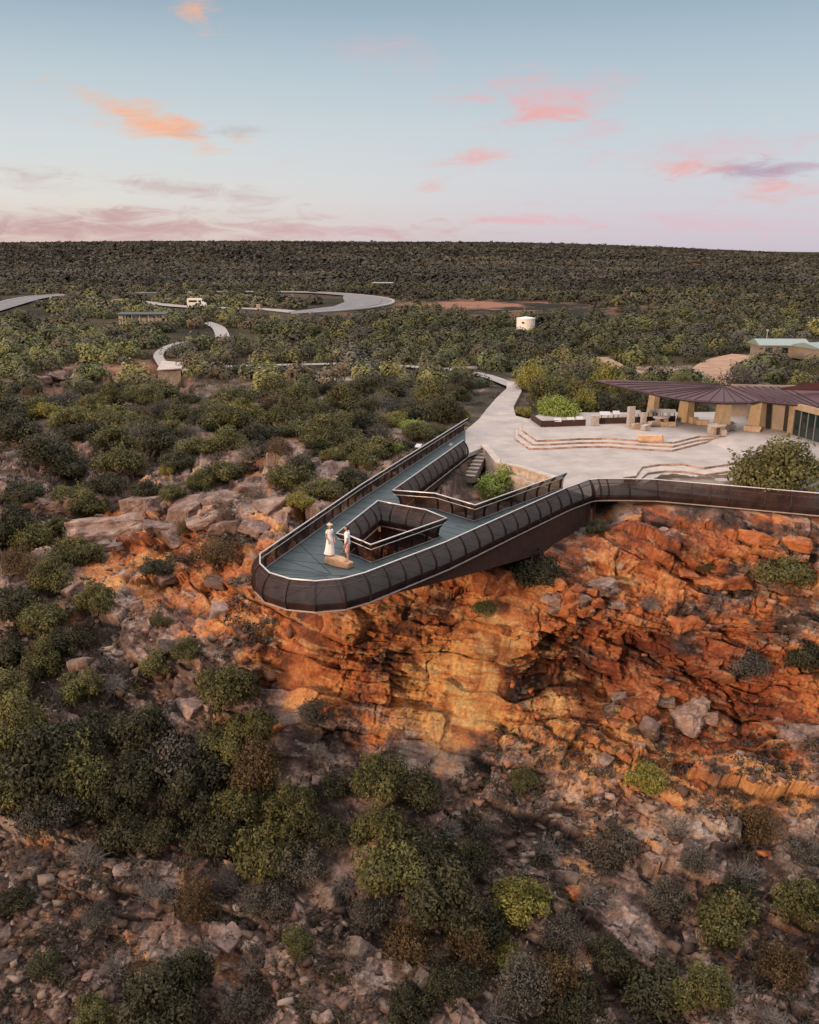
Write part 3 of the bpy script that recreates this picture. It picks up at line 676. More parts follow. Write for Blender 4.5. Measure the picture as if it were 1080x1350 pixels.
# upper terrace in front of the visitor building
E0 = [(680, 566), (679, 577), (698, 590.5), (726, 590), (762, 588), (800, 587.5), (850, 591), (886, 593), (918, 585), (945, 578.5)]
def edge_at(dx, dy, z): return [at2(x + dx * (1 if x < 720 else 0.3), y + dy, z) for x, y in E0]
TIERS = [edge_at(0, 0, 0.15), edge_at(5, -5.4, 0.30), edge_at(10, -10.5, 0.45)]
TIERS[1][-1] = at2(952, 576, 0.3); TIERS[2][-1] = at2(958, 573.5, 0.45)
BACK = [at2(1230, 572), at2(1230, 545), at2(1000, 549), at2(860, 550), at2(770, 550), at2(712, 552)]
ts = tag(empty('terrace_steps', at(790, 590, 0)), 'long low flight of pale stone steps up to the terrace of the red roofed building', 'steps')
for i, e in enumerate(TIERS):
    z1 = 0.15 * (i + 1)
    b2 = [at2(1235 + i, 572), at2(1235 + i, 545 - i), at2(1000, 549 - i), at2(860, 550 - i), at2(770, 550 - i), at2(709 + i, 553)]
    if i < 2: tier(e + [at2(990, 569), at2(900, 560), at2(740, 560)], z1, -0.02 - 0.01 * i, ts)
    riser(e, z1 - 0.03, z1 - 0.145, ts, 0.02, 1)
m_ = MB(); m_.slab(TIERS[2] + [at2(1090, 572.5, .45), at2(1235, 574, .45)] + BACK[1:], 0.45, 0.20); structure(m_.build('terrace', MATS['paving']))
m_ = MB(); A_, B_, C_, D_ = at(958, 573.5, .452), at(1235, 574, .452), at(1235, 617, .006), at(990, 604, .006)
E_, = [at(930, 583, .006)]
m_.add([A_, B_, C_, D_, E_], [(0, 4, 3), (0, 3, 2, 1)]); structure(m_.build('ramp', MATS['paving']))
m_ = MB()
for a, c in [((930, 597), (966, 592)), ((945, 604), (984, 597)), ((700, 595), (712, 594)), ((960, 590), (985, 586))]: pass

# little flight and coping wall round the garden pit
gs = tag(empty('garden_steps', at(610, 620, -1.2)), 'narrow flight of pale stone steps running down into the planted pit between the arms', 'steps')
d = (Vector(at2(600, 622, -0.9)) - Vector(at2(626, 588, 0))).normalized(); s_ = Vector((d.y, -d.x)); top = Vector(at2(622, 588))
W1 = (Vector(at2(641, 588)) - Vector(at2(613, 587))).length / 2 * 1.75
for i in range(8):
    c0 = top + d * (0.52 * i - 0.1); c1_ = top + d * (0.52 * (i + 1) + 0.1)
    tier([tuple(c0 + s_ * W1), tuple(c0 - s_ * W1), tuple(c1_ - s_ * W1), tuple(c1_ + s_ * W1)], -0.17 * (i + 1), -0.17 * (i + 1) - 0.5, gs)
    f0 = top + d * (0.52 * i - 0.1 + 0.0)
    m_ = MB(); m_.box((f0.x, f0.y, -0.17 * i - 0.10), (W1 * 1.96, 0.05, 0.13), math.atan2(s_.y, s_.x)); o = m_.build('riser', MATS['riser_stone']); reparent(o, gs)
def ramp_wall(name, p, q, z0a, z0b, zb, th, mat, label, cat):
    p, q = Vector(p), Vector(q); e = (q - p).normalized(); nn_ = Vector((e.y, -e.x)) * th / 2
    pl_ = [tuple(p + nn_), tuple(q + nn_), tuple(q - nn_), tuple(p - nn_)]
    m_ = MB(); m_.slab(pl_, [z0a, z0b, z0b, z0a], zb); o = m_.build(name, MATS[mat]); tag(o, label, cat); return o
pL = top + s_ * (W1 + 0.2); qL = pL + d * 4.4
if (pL - Vector(at2(613, 587))).length > (top - s_ * (W1 + 0.2) - Vector(at2(613, 587))).length: pL = top - s_ * (W1 + 0.2); qL = pL + d * 4.4
ramp_wall('cheek_wall', pL, qL, 0.1, -1.0, -2.2, 0.24, 'pale_stone', 'smooth pale concrete cheek wall left of the narrow garden steps', 'wall')
cw = tag(empty('retaining_wall', at(690, 617, 0)), 'angled cream stone retaining wall with white coping around the planted pit', 'wall')
wl = PIT_EDGE[1:]
m_ = MB(); m_.slab(offset(wl, -0.02) + offset(wl, 0.38)[::-1], 0.10, -2.3); reparent(m_.build('wall_face', MATS['masonry']), cw)
m_ = MB(); m_.slab(offset(wl, -0.06) + offset(wl, 0.46)[::-1], 0.20, 0.102); reparent(m_.build('coping', MATS['step_stone']), cw)
mid = offset(wl, 0.9)
m_ = MB(); m_.slab(offset(wl[1:], 0.40) + offset(wl[1:], 1.0)[::-1], -0.45, -2.3); reparent(m_.build('lower_tier', MATS['masonry']), cw)

def ribbon(name, pts, hw, z, mat, kerb=None):
    l, r_ = offset(pts, -hw), offset(pts, hw); m_ = MB(); n_ = len(pts)
    zz = [zplat(*p) + z for p in pts]
    m_.add([(p[0], p[1], q) for p, q in zip(l, zz)] + [(p[0], p[1], q) for p, q in zip(r_, zz)], [(i, i + n_, i + n_ + 1, i + 1) for i in range(n_ - 1)])
    o = structure(m_.build(name, MATS[mat]))
    if kerb:
        k_ = MB()
        for e, sgn in ((l, -1),):
            a2 = offset(e, sgn * kerb)
            poly = e + a2[::-1]; k_.slab(poly, max(zz) + 0.12, min(zz) - 0.2)
        structure(k_.build('kerb', MATS['kerb_concrete']))
    return o
def densify(pts, k=6):
    """Catmull-Rom through the points"""
    P_ = [Vector(p) for p in pts]; out = []
    for i in range(len(P_) - 1):
        p0, p1, p2, p3 = P_[max(i - 1, 0)], P_[i], P_[i + 1], P_[min(i + 2, len(P_) - 1)]
        for j in range(k):
            t = j / k; out.append(tuple(0.5 * ((2 * p1) + (p2 - p0) * t + (2 * p0 - 5 * p1 + 4 * p2 - p3) * t * t + (3 * p1 - p0 - 3 * p2 + p3) * t ** 3)))
    out.append(tuple(P_[-1])); return out
for k, nm, mat, kb, z in (('loop', 'road', 'asphalt', 0.9, 0.36), ('spur', 'road', 'kerb_concrete', None, 0.30), ('west', 'road', 'asphalt', 0.9, 0.33), ('lawn', 'path', 'kerb_concrete', None, 0.34),
                      ('look', 'path', 'kerb_concrete', None, 0.40), ('trail', 'path', 'kerb_concrete', None, 0.32), ('sand', 'track', 'sand_track', None, 0.31), ('sand2', 'track', 'sand_track', None, 0.29)):
    ribbon(nm, densify(ROADS[k][0]), ROADS[k][1], z, mat, kb)
m_ = MB(); m_.slab([at2(x, y) for x, y in [(455, 388.2), (490, 390.8), (505, 395), (500, 401), (478, 406), (445, 409.5), (385, 414), (382, 411), (440, 404), (455, 398), (452, 392)]], ZP + 0.45, ZP - 0.2)
structure(m_.build('car_park', MATS['asphalt']))

# ------------------------------------------------------------------ the skywalk
SKY = tag(empty('skywalk', at(445, 744, 0)), 'dark steel cantilevered skywalk with teal deck and curved mesh sides jutting over the cliff', 'skywalk')
def part(m_, name, mat, parent=SKY, smooth=False):
    o = m_.build(name, MATS[mat], None, smooth); reparent(o, parent); return o
ring = DECK_OUT + OPEN_EDGE[::-1]
b = MB(); b.slab(ring, 0.004, -0.22, [HOLE_EDGE]); part(b, 'deck', 'deck_panel')
# joints between the deck panels
b = MB()
def strip(p, q, w=0.05, z=0.010):
    p, q = Vector(p), Vector(q); e = (q - p).normalized(); k = Vector((e.y, -e.x)) * w / 2
    b.add([(*(p + k), z), (*(q + k), z), (*(q - k), z), (*(p - k), z)], [(3, 2, 1, 0)])
def cut(p, q):
    """part of line p-q over the deck"""
    n_ = 120; run = None
    for i in range(n_ + 1):
        t = i / n_; x = p[0] + (q[0] - p[0]) * t; y = p[1] + (q[1] - p[1]) * t
        X_, Y_ = np.array([x]), np.array([y])
        ok = inpoly(X_, Y_, ring)[0] and not inpoly(X_, Y_, HOLE_EDGE)[0]
        if ok and run is None: run = (x, y)
        if ok: last = (x, y)
        if (not ok or i == n_) and run is not None:
            if (Vector(run) - Vector(last)).length > 0.2: strip(run, last)
            run = None
wdir = (Vector(DECK_OUT[0]) - Vector(DECK_OUT[2])).normalized(); wn = Vector((wdir.y, -wdir.x))
for i in range(-1, 32):
    p = Vector(DECK_OUT[2]) + wdir * (1.25 * i); cut(tuple(p - wn * 0.5), tuple(p + wn * 3.3))
edir = (Vector(DECK_OUT[-1]) - Vector(DECK_OUT[9])).normalized(); en = Vector((-edir.y, edir.x))
for i in range(1, 18):
    p = Vector(DECK_OUT[9]) + edir * (1.25 * i); cut(tuple(p - en * 0.5), tuple(p + en * 3.2))
nc_ = Vector((-3.6, 40.6))
for k in range(-9, 6):
    a = R(-90 + k * 24 + 12)
    if k in (-9, -8, 4, 5): continue
    cut(tuple(nc_ + Vector((math.cos(a), math.sin(a))) * 0.3), tuple(nc_ + Vector((math.cos(a), math.sin(a))) * 5.5))
cut(tuple(nc_ + Vector((-4, 0.3))), tuple(nc_ + Vector((5, -0.2)))); cut((-1.0, 50.9), (2.9, 47.9))
part(b, 'panel_joints', 'joint_dark')

PROF = [(0.235, -0.27), (0.36, -0.06), (0.42, 0.18), (0.37, 0.5), (0.20, 0.82), (0.0, 1.05)]
def stations(path, sgn, closed, zs=None, sp=1.2):
    n_ = len(path); ofs = offset(path, sgn, closed); out = []
    segs = n_ if closed else n_ - 1
    for i in range(segs):
        p, q = Vector(path[i]), Vector(path[(i + 1) % n_]); L_ = (q - p).length; k = max(1, round(L_ / sp))
        e = (q - p).normalized(); flat = Vector((e.y, -e.x)) * sgn
        za, zb = (zs[i], zs[(i + 1) % n_]) if zs else (0, 0)
        for j in range(k):
            mv = (Vector(ofs[i]) - p) if j == 0 else flat
            out.append((p.lerp(q, j / k), mv, za + (zb - za) * j / k))
    if not closed: out.append((Vector(path[-1]), Vector(ofs[-1]) - Vector(path[-1]), zs[-1] if zs else 0))
    return out
def barrier(parent, path, sgn, closed=False, zs=None, sp=1.2, fascia=True, kick=True):
    S = stations(path, sgn, closed, zs, sp); n_ = len(S)
    def pt(i, o, h): p, mv, z = S[i % n_]; return Vector((p.x + mv.x * o, p.y + mv.y * o, z + h))
    fine = [(o0 + (o1 - o0) * t, h0 + (h1 - h0) * t) for (o0, h0), (o1, h1) in zip(PROF[:-1], PROF[1:]) for t in (0.0, 0.5)] + [PROF[-1]]
    for i in range(n_):
        p, mv, z = S[i]; a = (Vector((mv.x, mv.y, 0)).cross(Vector((0, 0, 1)))).normalized() * 0.03
        vs = []
        for o, h in PROF:
            q0, q1 = pt(i, o + 0.035, h), pt(i, o - 0.085, h); vs += [q0 + a, q0 - a, q1 - a, q1 + a]
        fs = []
        for k in range(len(PROF) - 1):
            c = k * 4
            for j in range(4): fs.append((c + j, c + (j + 1) % 4, c + 4 + (j + 1) % 4, c + 4 + j))
        e = (len(PROF) - 1) * 4; fs += [(3, 2, 1, 0), (e, e + 1, e + 2, e + 3)]
        m2 = MB(); m2.add(vs, fs); part(m2, 'fin_post', 'fin_steel', parent)
    for i in range(n_ if closed else n_ - 1):
        vs, fs = [], []
        for o, h in fine: vs += [pt(i, o, h), pt(i + 1, o, h)]
        for k in range(len(fine) - 1): fs.append((2 * k, 2 * k + 1, 2 * k + 3, 2 * k + 2))
        m2 = MB(); m2.add(vs, fs); part(m2, 'mesh_panel', 'mesh_panel', parent, True)
    rail = MB(); rail.tube([pt(i, 0.0, 1.085) for i in range(n_)], 0.038, 8, closed); part(rail, 'top_rail', 'rail_steel', parent, True)
    rail = MB(); rail.tube([pt(i, 0.05, 0.80) for i in range(n_)], 0.024, 6, closed); part(rail, 'hand_rail', 'rail_steel', parent, True)
    if kick: rail = MB(); rail.tube([pt(i, 0.20, 0.05) for i in range(n_)], 0.035, 6, closed); part(rail, 'kick_rail', 'grey_metal', parent)
    if fascia: rail = MB(); rail.tube([pt(i, 0.27, -0.27) for i in range(n_)], 0.045, 6, closed); part(rail, 'fascia_rail', 'fascia_steel', parent)
for nm, path, sg, cl, sp in (('outer_balustrade', OUTER, 1, False, 1.25), ('well_balustrade', HOLE, 1, True, 1.3), ('garden_balustrade', OPEN2, -1, False, 1.35)):
    root = empty(nm, at(445, 744, 0)); reparent(root, SKY); barrier(root, path, sg, cl, None, sp)
# tapering box girders under both arms
def girder(edge, depth, inset, sgn):
    l = offset(edge, -inset * sgn); l2 = offset(edge, -(inset + 0.35) * sgn)
    m2 = MB(); m2.slab(l + l2[::-1], -0.224, [-0.25 - q for q in depth] + [-0.25 - q for q in depth[::-1]]); part(m2, 'box_girder', 'rust_steel')
def resamp(p, q, k): return [tuple(Vector(p).lerp(Vector(q), i / k)) for i in range(k + 1)]
girder(resamp(DECK_OUT[9], DECK_OUT[-1], 8), [0.1 + 2.5 * (i / 8) ** 0.9 for i in range(9)], 0.12, 1)
girder(resamp(DECK_OUT[2], DECK_OUT[0], 8)[::-1], [2.2 * (1 - i / 8) + 0.1 for i in range(9)], 0.3, 1)
girder(resamp(OPEN_EDGE[3], OPEN_EDGE[4], 6), [1.2 + 0.2 * i for i in range(7)], 0.12, -1)
girder(resamp(OPEN_EDGE[0], OPEN_EDGE[1], 6), [0.25 + 0.13 * i for i in range(7)], 0.12, -1)
girder(resamp(HOLE_EDGE[0], HOLE_EDGE[1], 4), [0.9] * 5, 0.1, 1); girder(resamp(HOLE_EDGE[1], HOLE_EDGE[2], 3), [1.1] * 4, 0.1, 1)
m2 = MB(); e_ = Vector(DECK_OUT[-1]); f_ = Vector(OPEN_EDGE[-1]); k_ = (e_ - f_).normalized()
m2.slab([tuple(e_ - k_ * 0.1), tuple(f_), tuple(f_ - edir * 0.4), tuple(e_ - k_ * 0.1 - edir * 0.4)], -0.226, -3.4); part(m2, 'abutment', 'rust_steel')
# railing along the rim walkway
rr = tag(empty('rim_railing', at(900, 640, -0.4)), 'long dark mesh railing with steel fins along the cliff rim below the plaza', 'railing')
barrier(rr, RIM[:1] + [tuple(Vector(RIM[0]).lerp(Vector(RIM[1]), .5))] + RIM[1:], 1, False, RIMZ[:1] + [RIMZ[0]] + RIMZ[1:], 1.5)
# low dark fence in the pit by the garden steps
pf = tag(empty('pit_fence', at(606, 632, -1.2)), 'short dark upright bar fence standing in the planted pit', 'fence')
a_, c_ = at(584, 634, -1.1), at(622, 646, -1.4)
m2 = MB(); m2.tube([a_ + Vector((0, 0, 0.9)), c_ + Vector((0, 0, 0.9))], 0.03); o = m2.build('top_bar', MATS['fin_steel']); reparent(o, pf)
m2 = MB()
for i in range(22):
    p = a_.lerp(c_, i / 21); m2.tube([p - Vector((0, 0, 0.5)), p + Vector((0, 0, 0.9))], 0.014, 5)
o = m2.build('bars', MATS['grey_metal']); reparent(o, pf)
lp = at(558, 588.5, 1.1)
m2 = MB(); m2.box(lp + Vector((-0.35, 0, 0.05)), (0.42, 0.5, 0.05), -0.3, 0.3); o = m2.build('sign_panel', MATS['sign_face']); tag(o, 'small white sign panel tilted on the outer rail of the west arm', 'sign')

# ------------------------------------------------------------------ visitor building
VB = tag(empty('visitor_building', at(950, 568, .45)), 'low visitor building with folded dark red metal roof on tapered ochre pillars', 'building')
def vpart(m_, name, mat, parent=VB): o = m_.build(name, MATS[mat]); reparent(o, parent); return o
C = at(954, 509, 3.75); A = at(785, 500.5, 3.55); B2 = at(925, 504, 3.7); D = at(866, 519.5, 3.05)
ARC = [D] + [at(x, y, z) for x, y, z in [(890, 524, 3.02), (915, 527.3, 3.0), (955, 530, 2.98), (985, 529.6, 3.0), (1003, 528, 3.02)]]
E2 = ARC[-1]; Fp = [at(1085, 535.5, 3.02), at(1230, 548, 3.02)]; G = [at(1230, 513, 3.8), at(1036, 510.5, 3.75)]
def plate(m_, pts, th=0.16):
    n_ = len(pts); m_.add([p for p in pts] + [p - Vector((0, 0, th)) for p in pts], [tuple(range(n_))[::-1], tuple(range(n_, 2 * n_))] + [(i, (i + 1) % n_, (i + 1) % n_ + n_, i + n_) for i in range(n_)])
m2 = MB(); plate(m2, [A, D + Vector((-.15, .1, .02)), C, B2]); wingL = vpart(m2, 'roof_wing', 'roof_metal')
m2 = MB()
for p, q in zip(ARC[:-1], ARC[1:]): plate(m2, [p, q, C])
fan = vpart(m2, 'roof_fan', 'roof_metal')
m2 = MB(); plate(m2, [E2, Fp[0], Fp[1], G[0], G[1], C]); wingR = vpart(m2, 'roof_wing', 'roof_metal')
m2 = MB(); plate(m2, [at(1030, 511.5, 3.9), at(1090, 513, 3.9), at(1230, 516, 3.95), at(1230, 498, 4.7), at(1082, 503, 4.5)]); vpart(m2, 'upper_roof', 'roof_metal')
def seams(root, lines):
    m3 = MB()
    for p, q in lines: m3.tube([p + Vector((0, 0, .03)), q + Vector((0, 0, .03))], 0.035, 4)
    reparent(m3.build('seams', MATS['roof_seam']), root)
seams(wingL, [(A.lerp(D, t), B2.lerp(C, t)) for t in (0.18, 0.36, 0.54, 0.72, 0.9)])
fl = []
for p, q in zip(ARC[:-1], ARC[1:]): fl += [(p, C), (p.lerp(q, .5), C)]
seams(fan, fl)
seams(wingR, [(E2.lerp(Fp[0], i / 8), C.lerp(G[1], i / 8)) for i in range(1, 8)] + [(Fp[0].lerp(Fp[1], i / 9), G[1].lerp(G[0], i / 9)) for i in range(9)])
m2 = MB(); m2.tube([p - Vector((0, 0, .1)) for p in [A, D] + ARC[1:] + Fp], 0.11, 4); vpart(m2, 'fascia', 'roof_seam')
def pillar(px, py, wpx, h, rz):
    p = at(px, py, .45); w_ = wpx / 15.0
    root = MB(); M = Matrix.Rotation(rz, 3, 'Z'); vs = []
    for z, k, lean in ((0, 1.0, 0.0), (h, 0.72, 0.12)):
        for x, y in ((-.5, -.65), (.5, -.65), (.5, .65), (-.5, .65)): vs.append(p + M @ Vector((x * w_ * k + lean, y * w_ * (1.1 if z == 0 else .9), z)))
    root.add(vs, [(3, 2, 1, 0), (4, 5, 6, 7), (0, 1, 5, 4), (1, 2, 6, 5), (2, 3, 7, 6), (3, 0, 4, 7)]); vpart(root, 'pillar', 'ochre_wall')
pillar(903, 556, 13, 2.45, 0.45); pillar(950, 568, 14, 2.4, 0.15); pillar(996, 567.5, 13, 2.45, 0.55)
pillar(860, 547, 10, 2.5, 0.4)
def wallp(p, q, z0, z1, th, name, mat, parent=VB):
    p, q = Vector(p[:2]), Vector(q[:2]); e = (q - p).normalized(); k = Vector((e.y, -e.x)) * th / 2
    m2 = MB(); m2.slab([tuple(p + k), tuple(q + k), tuple(q - k), tuple(p - k)], z1, z0); return vpart(m2, name, mat, parent)
w0, w1, w2, w3, w4 = at(1004, 563, .45), at(1033, 567.5, .45), at(1039.5, 570.5, .45), at(1045, 573, .45), at(1092, 587, .45)
w5 = at(1230, 628, .45)
wallp(w0, w1, .40, 3.05, .25, 'wall', 'render_wall'); wallp(w2, w3, .40, 3.0, .3, 'wall', 'ochre_wall')
dr = wallp(w1, w2, .46, 2.6, .12, 'door', 'dark_frame'); wallp(w1, w2, 2.602, 3.0, .25, 'wall', 'render_wall')
wallp(w3, w5, 2.55, 3.02, .28, 'lintel', 'ochre_wall')
gl = wallp(w3, w4, .46, 2.545, .05, 'glazing', 'glass')
for i in range(6):
    p = w3.lerp(w4, i / 5); m2 = MB(); m2.box((p.x - .03, p.y, 1.5), (.09, .09, 2.08), math.atan2((w4 - w3).y, (w4 - w3).x)); reparent(m2.build('mullion', MATS['grey_metal']), gl)
wallp(at(960, 548, .45), at(1230, 555, .45), .3, 3.3, .25, 'wall', 'render_wall'); wallp(at(1004, 563, .45), at(985, 551, .45), .3, 3.1, .2, 'wall', 'render_wall')

# ------------------------------------------------------------------ stone furniture and signs on the terrace
def hull(pts, name, mat, sub=0, rough=0.0, seed=0, bevel=0.0):
    bm = bmesh.new()
    for p in pts: bm.verts.new(p)
    r_ = bmesh.ops.convex_hull(bm, input=bm.verts)
    bmesh.ops.delete(bm, geom=[g for g in set(r_['geom_interior'] + r_['geom_unused']) if isinstance(g, bmesh.types.BMVert)], context='VERTS')
    if bevel: bmesh.ops.bevel(bm, geom=bm.edges[:], offset=bevel, segments=1, affect='EDGES')
    for k in range(sub):
        bmesh.ops.triangulate(bm, faces=bm.faces[:]); bmesh.ops.subdivide_edges(bm, edges=bm.edges[:], cuts=1, use_grid_fill=True)
    if rough:
        P_ = np.array([v.co for v in bm.verts]); dsp = fbm(P_, 2.4, 4, 300 + seed, .6)
        bm.normal_update()
        for v, q in zip(bm.verts, dsp): v.co += v.normal * float(q) * rough
    bmesh.ops.recalc_face_normals(bm, faces=bm.faces[:])
    me = bpy.data.meshes.new(name); bm.to_mesh(me); bm.free(); me.materials.append(MATS[mat]); return me
def block_pts(sx, sy, sz, r_, jit=0.18):
    """corners of a rough block, its base at z = 0"""
    out = []
    for x in (-.5, .5):
        for y in (-.5, .5):
            for z in (0, 1):
                out.append((x * sx * (1 + r_.uniform(-jit, jit)), y * sy * (1 + r_.uniform(-jit, jit)), z * sz * (1 + (r_.uniform(-jit, jit) if z else 0))))
    for i in range(5): out.append((r_.uniform(-.58, .58) * sx, r_.uniform(-.58, .58) * sy, r_.uniform(.15, .95) * sz))
    return out
def stone(name, px, py, z, sx, sy, sz, rz, mat, label, cat, group=None, seed=1, jit=.14):
    r_ = random.Random(seed); o = link(name, hull(block_pts(sx, sy, sz, r_, jit), name, mat, 1, .02, seed, .02)); o.location = at(px, py, z); o.rotation_euler = (0, 0, rz)
    return tag(o, label, cat, group)
stone('stone_pillar', 831, 562, .45, .55, .45, 1.75, .2, 'pale_stone', 'tall pale grey standing stone pillar on the terrace', 'pillar', None, 1, .06)
stone('stone_pillar', 848, 561, .45, .45, .4, 1.1, .1, 'pale_stone', 'shorter pale stone pillar just right of the tall standing stone', 'pillar', None, 2, .06)
stone('stone_pillar', 784, 560.5, .45, .6, .5, .85, .1, 'pale_stone', 'squat stone pedestal carrying a flat plaque at the terrace edge', 'pillar', None, 3, .06)
stone('stone_bench', 857, 580.5, .45, 1.9, .5, .45, -.12, 'seat_boulder', 'long ochre stone bench at the top of the terrace steps', 'bench', None, 4)
stone('stone_bench', 1012, 641, -.4, 3.0, .75, .5, -.12, 'pale_stone', 'long flat pale stone block seat beside the rim railing', 'bench', None, 5)
stone('stone_bench', 962, 639, -.4, 1.9, .6, .4, .15, 'pale_stone', 'pale stone slab at the foot of the rim steps', 'bench', None, 6)
for i, (x, y, sx, sy, sz, rz, lb) in enumerate([(838, 565, .7, .5, .45, .3, 'small ochre stone seat right of the tall standing stone'), (851, 567, .6, .5, .45, .5, 'pale cube like stone seat left of the dark tables'),
        (862, 562, 1.0, .5, .45, .4, 'dark low stone seat beside the standing stones'), (881, 562, 1.3, .5, .4, .1, 'long grey brown stone seat left of the leftmost big pillar'),
        (914, 558, .6, .6, .5, .2, 'square ochre stone seat at the foot of the leftmost pillar'), (926, 560, 1.0, .6, .4, -.2, 'dark red stone seat between two ochre pillars'),
        (939, 571, .55, .6, .75, .2, 'pinkish upright stone seat left of the middle pillar'), (954, 574, .35, .4, .45, .0, 'tiny pale stone stool in front of the middle pillar'),
        (963, 567, .75, .7, .6, .3, 'round topped white stone seat right of the middle pillar'), (992, 568.5, 1.3, .5, .45, -.5, 'ochre stone ledge seat leaning on the right pillar')]):
    stone('stone_stool', x, y, .45, sx, sy, sz, rz, 'stone_block' if i in (0, 2, 3, 4, 5, 9) else 'pale_stone', lb, 'seat', 'stone seats on the terrace', 20 + i)
def stone_table(px, py, label):
    t = tag(empty('stone_table', at(px, py, .45), .2), label, 'table')
    m2 = MB(); m2.slab([(math.cos(a) * .75 * (1 + .1 * math.sin(3 * a)), math.sin(a) * .5) for a in [i * math.pi / 6 for i in range(12)]], .76, .66); m2.build('table_top', MATS['pale_stone'], t)
    for s in (-1, 1): m2 = MB(); m2.box((s * .38, 0, .33), (.22, .5, .655)); m2.build('leg', MATS['stone_block'], t)
stone_table(872, 561, 'pale topped stone table near the standing stones'); stone_table(946, 572.5, 'small stone table in front of the middle ochre pillar')
def lectern(px, py, z, w_, label, h=.95):
    t = tag(empty('lectern_sign', at(px, py, z), random.uniform(-.1, .1)), label, 'sign', 'low interpretive signs along the terrace')
    m2 = MB(); m2.box((0, 0, h + .05), (w_, .5, .04), 0, .5); m2.build('sign_face', MATS['sign_face'], t)
    for s in (-1, 1): m2 = MB(); m2.box((s * w_ * .32, .08, h / 2), (.06, .06, h)); m2.build('post', MATS['dark_frame'], t)
for i, (x, y) in enumerate([(735, 562), (752, 561), (764, 560)]): lectern(x, y, .45, .6, ['leftmost of the three small white lectern signs by the planter', 'middle one of the three small white lectern signs by the planter', 'rightmost of the three small white lectern signs by the planter'][i], .5)
for i, (x, y) in enumerate([(797, 557), (812, 556), (838, 555), (858, 553), (868, 553.5), (877, 553.5), (886, 554)]):
    lectern(x, y, .45, [.9, .6, .8, .6, .5, .7, .6][i], '%s of the seven white signs behind the standing stones' % ['leftmost', 'second from the left', 'third from the left', 'fourth from the left', 'third from the right', 'second from the right', 'rightmost'][i], .75)
pw = tag(empty('planter_wall', at(740, 566, .3)), 'low dark rusted steel planter edge below the white lectern signs', 'wall')
for a, c in (((714, 563), (772, 561)), ((714, 563), (700, 553)), ((790, 559), (890, 556))):
    p, q = at(*a, .45), at(*c, .45); e = (q - p).normalized(); mid_ = (p + q) / 2
    m2 = MB(); m2.box((mid_.x, mid_.y, .70), ((q - p).length, .08, .55), math.atan2(e.y, e.x)); reparent(m2.build('plate', MATS['rust_steel']), pw)

# ------------------------------------------------------------------ far buildings and things on the plateau
wt = tag(empty('water_tank', (*at2(693, 432), ZP)), 'squat white round water tank among the scrub behind the plaza', 'tank')
m2 = MB(); n_ = 28; r_ = 1.85
m2.slab([(math.cos(2 * math.pi * i / n_) * r_, math.sin(2 * math.pi * i / n_) * r_) for i in range(n_)], 2.3, 0); m2.build('shell', MATS['white_paint'], wt)
m2 = MB(); m2.add([(math.cos(2 * math.pi * i / n_) * (r_ + .08), math.sin(2 * math.pi * i / n_) * (r_ + .08), 2.31) for i in range(n_)] + [(0, 0, 2.62)], [(i, (i + 1) % n_, n_) for i in range(n_)]); m2.build('lid', MATS['white_paint'], wt)
for z in (.5, 1.0, 1.5, 2.0):
    m2 = MB(); m2.tube([(math.cos(2 * math.pi * i / n_) * (r_ + .01), math.sin(2 * math.pi * i / n_) * (r_ + .01), z) for i in range(n_)], .03, 5, True); m2.build('rib', MATS['white_paint'], wt)
m2 = MB(); m2.box((-.75, -1.72, 1.5), (.5, .06, .4), -.4); m2.build('hatch', MATS['dark_frame'], wt)
def shed(px, py, L_, W_, h, rh, rz, label, roof='shed_roof', wall='render_wall', win=3):
    t = tag(empty('shed', (*at2(px, py), ZP), rz), label, 'shed')
    m2 = MB(); m2.box((0, 0, h / 2), (L_, W_, h)); m2.build('wall', MATS[wall], t)
    m2 = MB(); x, y = L_ / 2 + .4, W_ / 2 + .4
    m2.add([(-x, -y, h), (x, -y, h), (x, 0, h + rh), (-x, 0, h + rh), (-x, y, h), (x, y, h), (-x, -y, h - .15), (x, -y, h - .15), (x, y, h - .15), (-x, y, h - .15)],
           [(0, 1, 2, 3), (3, 2, 5, 4), (6, 9, 8, 7), (0, 6, 7, 1), (4, 5, 8, 9), (0, 3, 4, 9, 6), (1, 7, 8, 5, 2)]); m2.build('roof', MATS[roof], t)
    for i in range(win):
        m2 = MB(); m2.box((-L_ / 2 + L_ * (i + .5) / win, -W_ / 2 - .01, h * .6), (L_ / win * .45, .06, h * .4)); m2.build('window', MATS['glass'], t)
    return t
shed(1026, 466, 6.8, 5, 1.9, .7, -.05, 'long low shed with pale green metal roof behind the visitor building')
shed(1082, 470, 5.5, 6, 1.9, .6, .3, 'grey green roofed shed cut off at the right edge', win=2)
mast = tag(empty('mast', (*at2(1009, 464), ZP)), 'thin pale mast standing at the left end of the green roofed shed', 'mast')
m2 = MB(); m2.tube([(0, 0, 0), (0, 0, 3.6)], [.07, .04]); m2.build('pole', MATS['sign_face'], mast); m2 = MB(); m2.box((0, 0, 3.65), (.35, .1, .2)); m2.build('aerial', MATS['sign_face'], mast)
sh = tag(empty('picnic_shelter', (*at2(190, 427), ZP), .05), 'flat dark roofed shelter with pale wall and posts half hidden in scrub', 'shelter')
m2 = MB(); m2.box((0, 0, 2.55), (10.2, 4, .22), 0, .06); m2.build('roof', MATS['dark_frame'], sh)
m2 = MB(); m2.box((-4.4, -1.2, 1.1), (1.0, .3, 2.2)); m2.box((1.6, 1.0, .8), (6, .2, 1.6)); m2.build('wall', MATS['pale_stone'], sh)
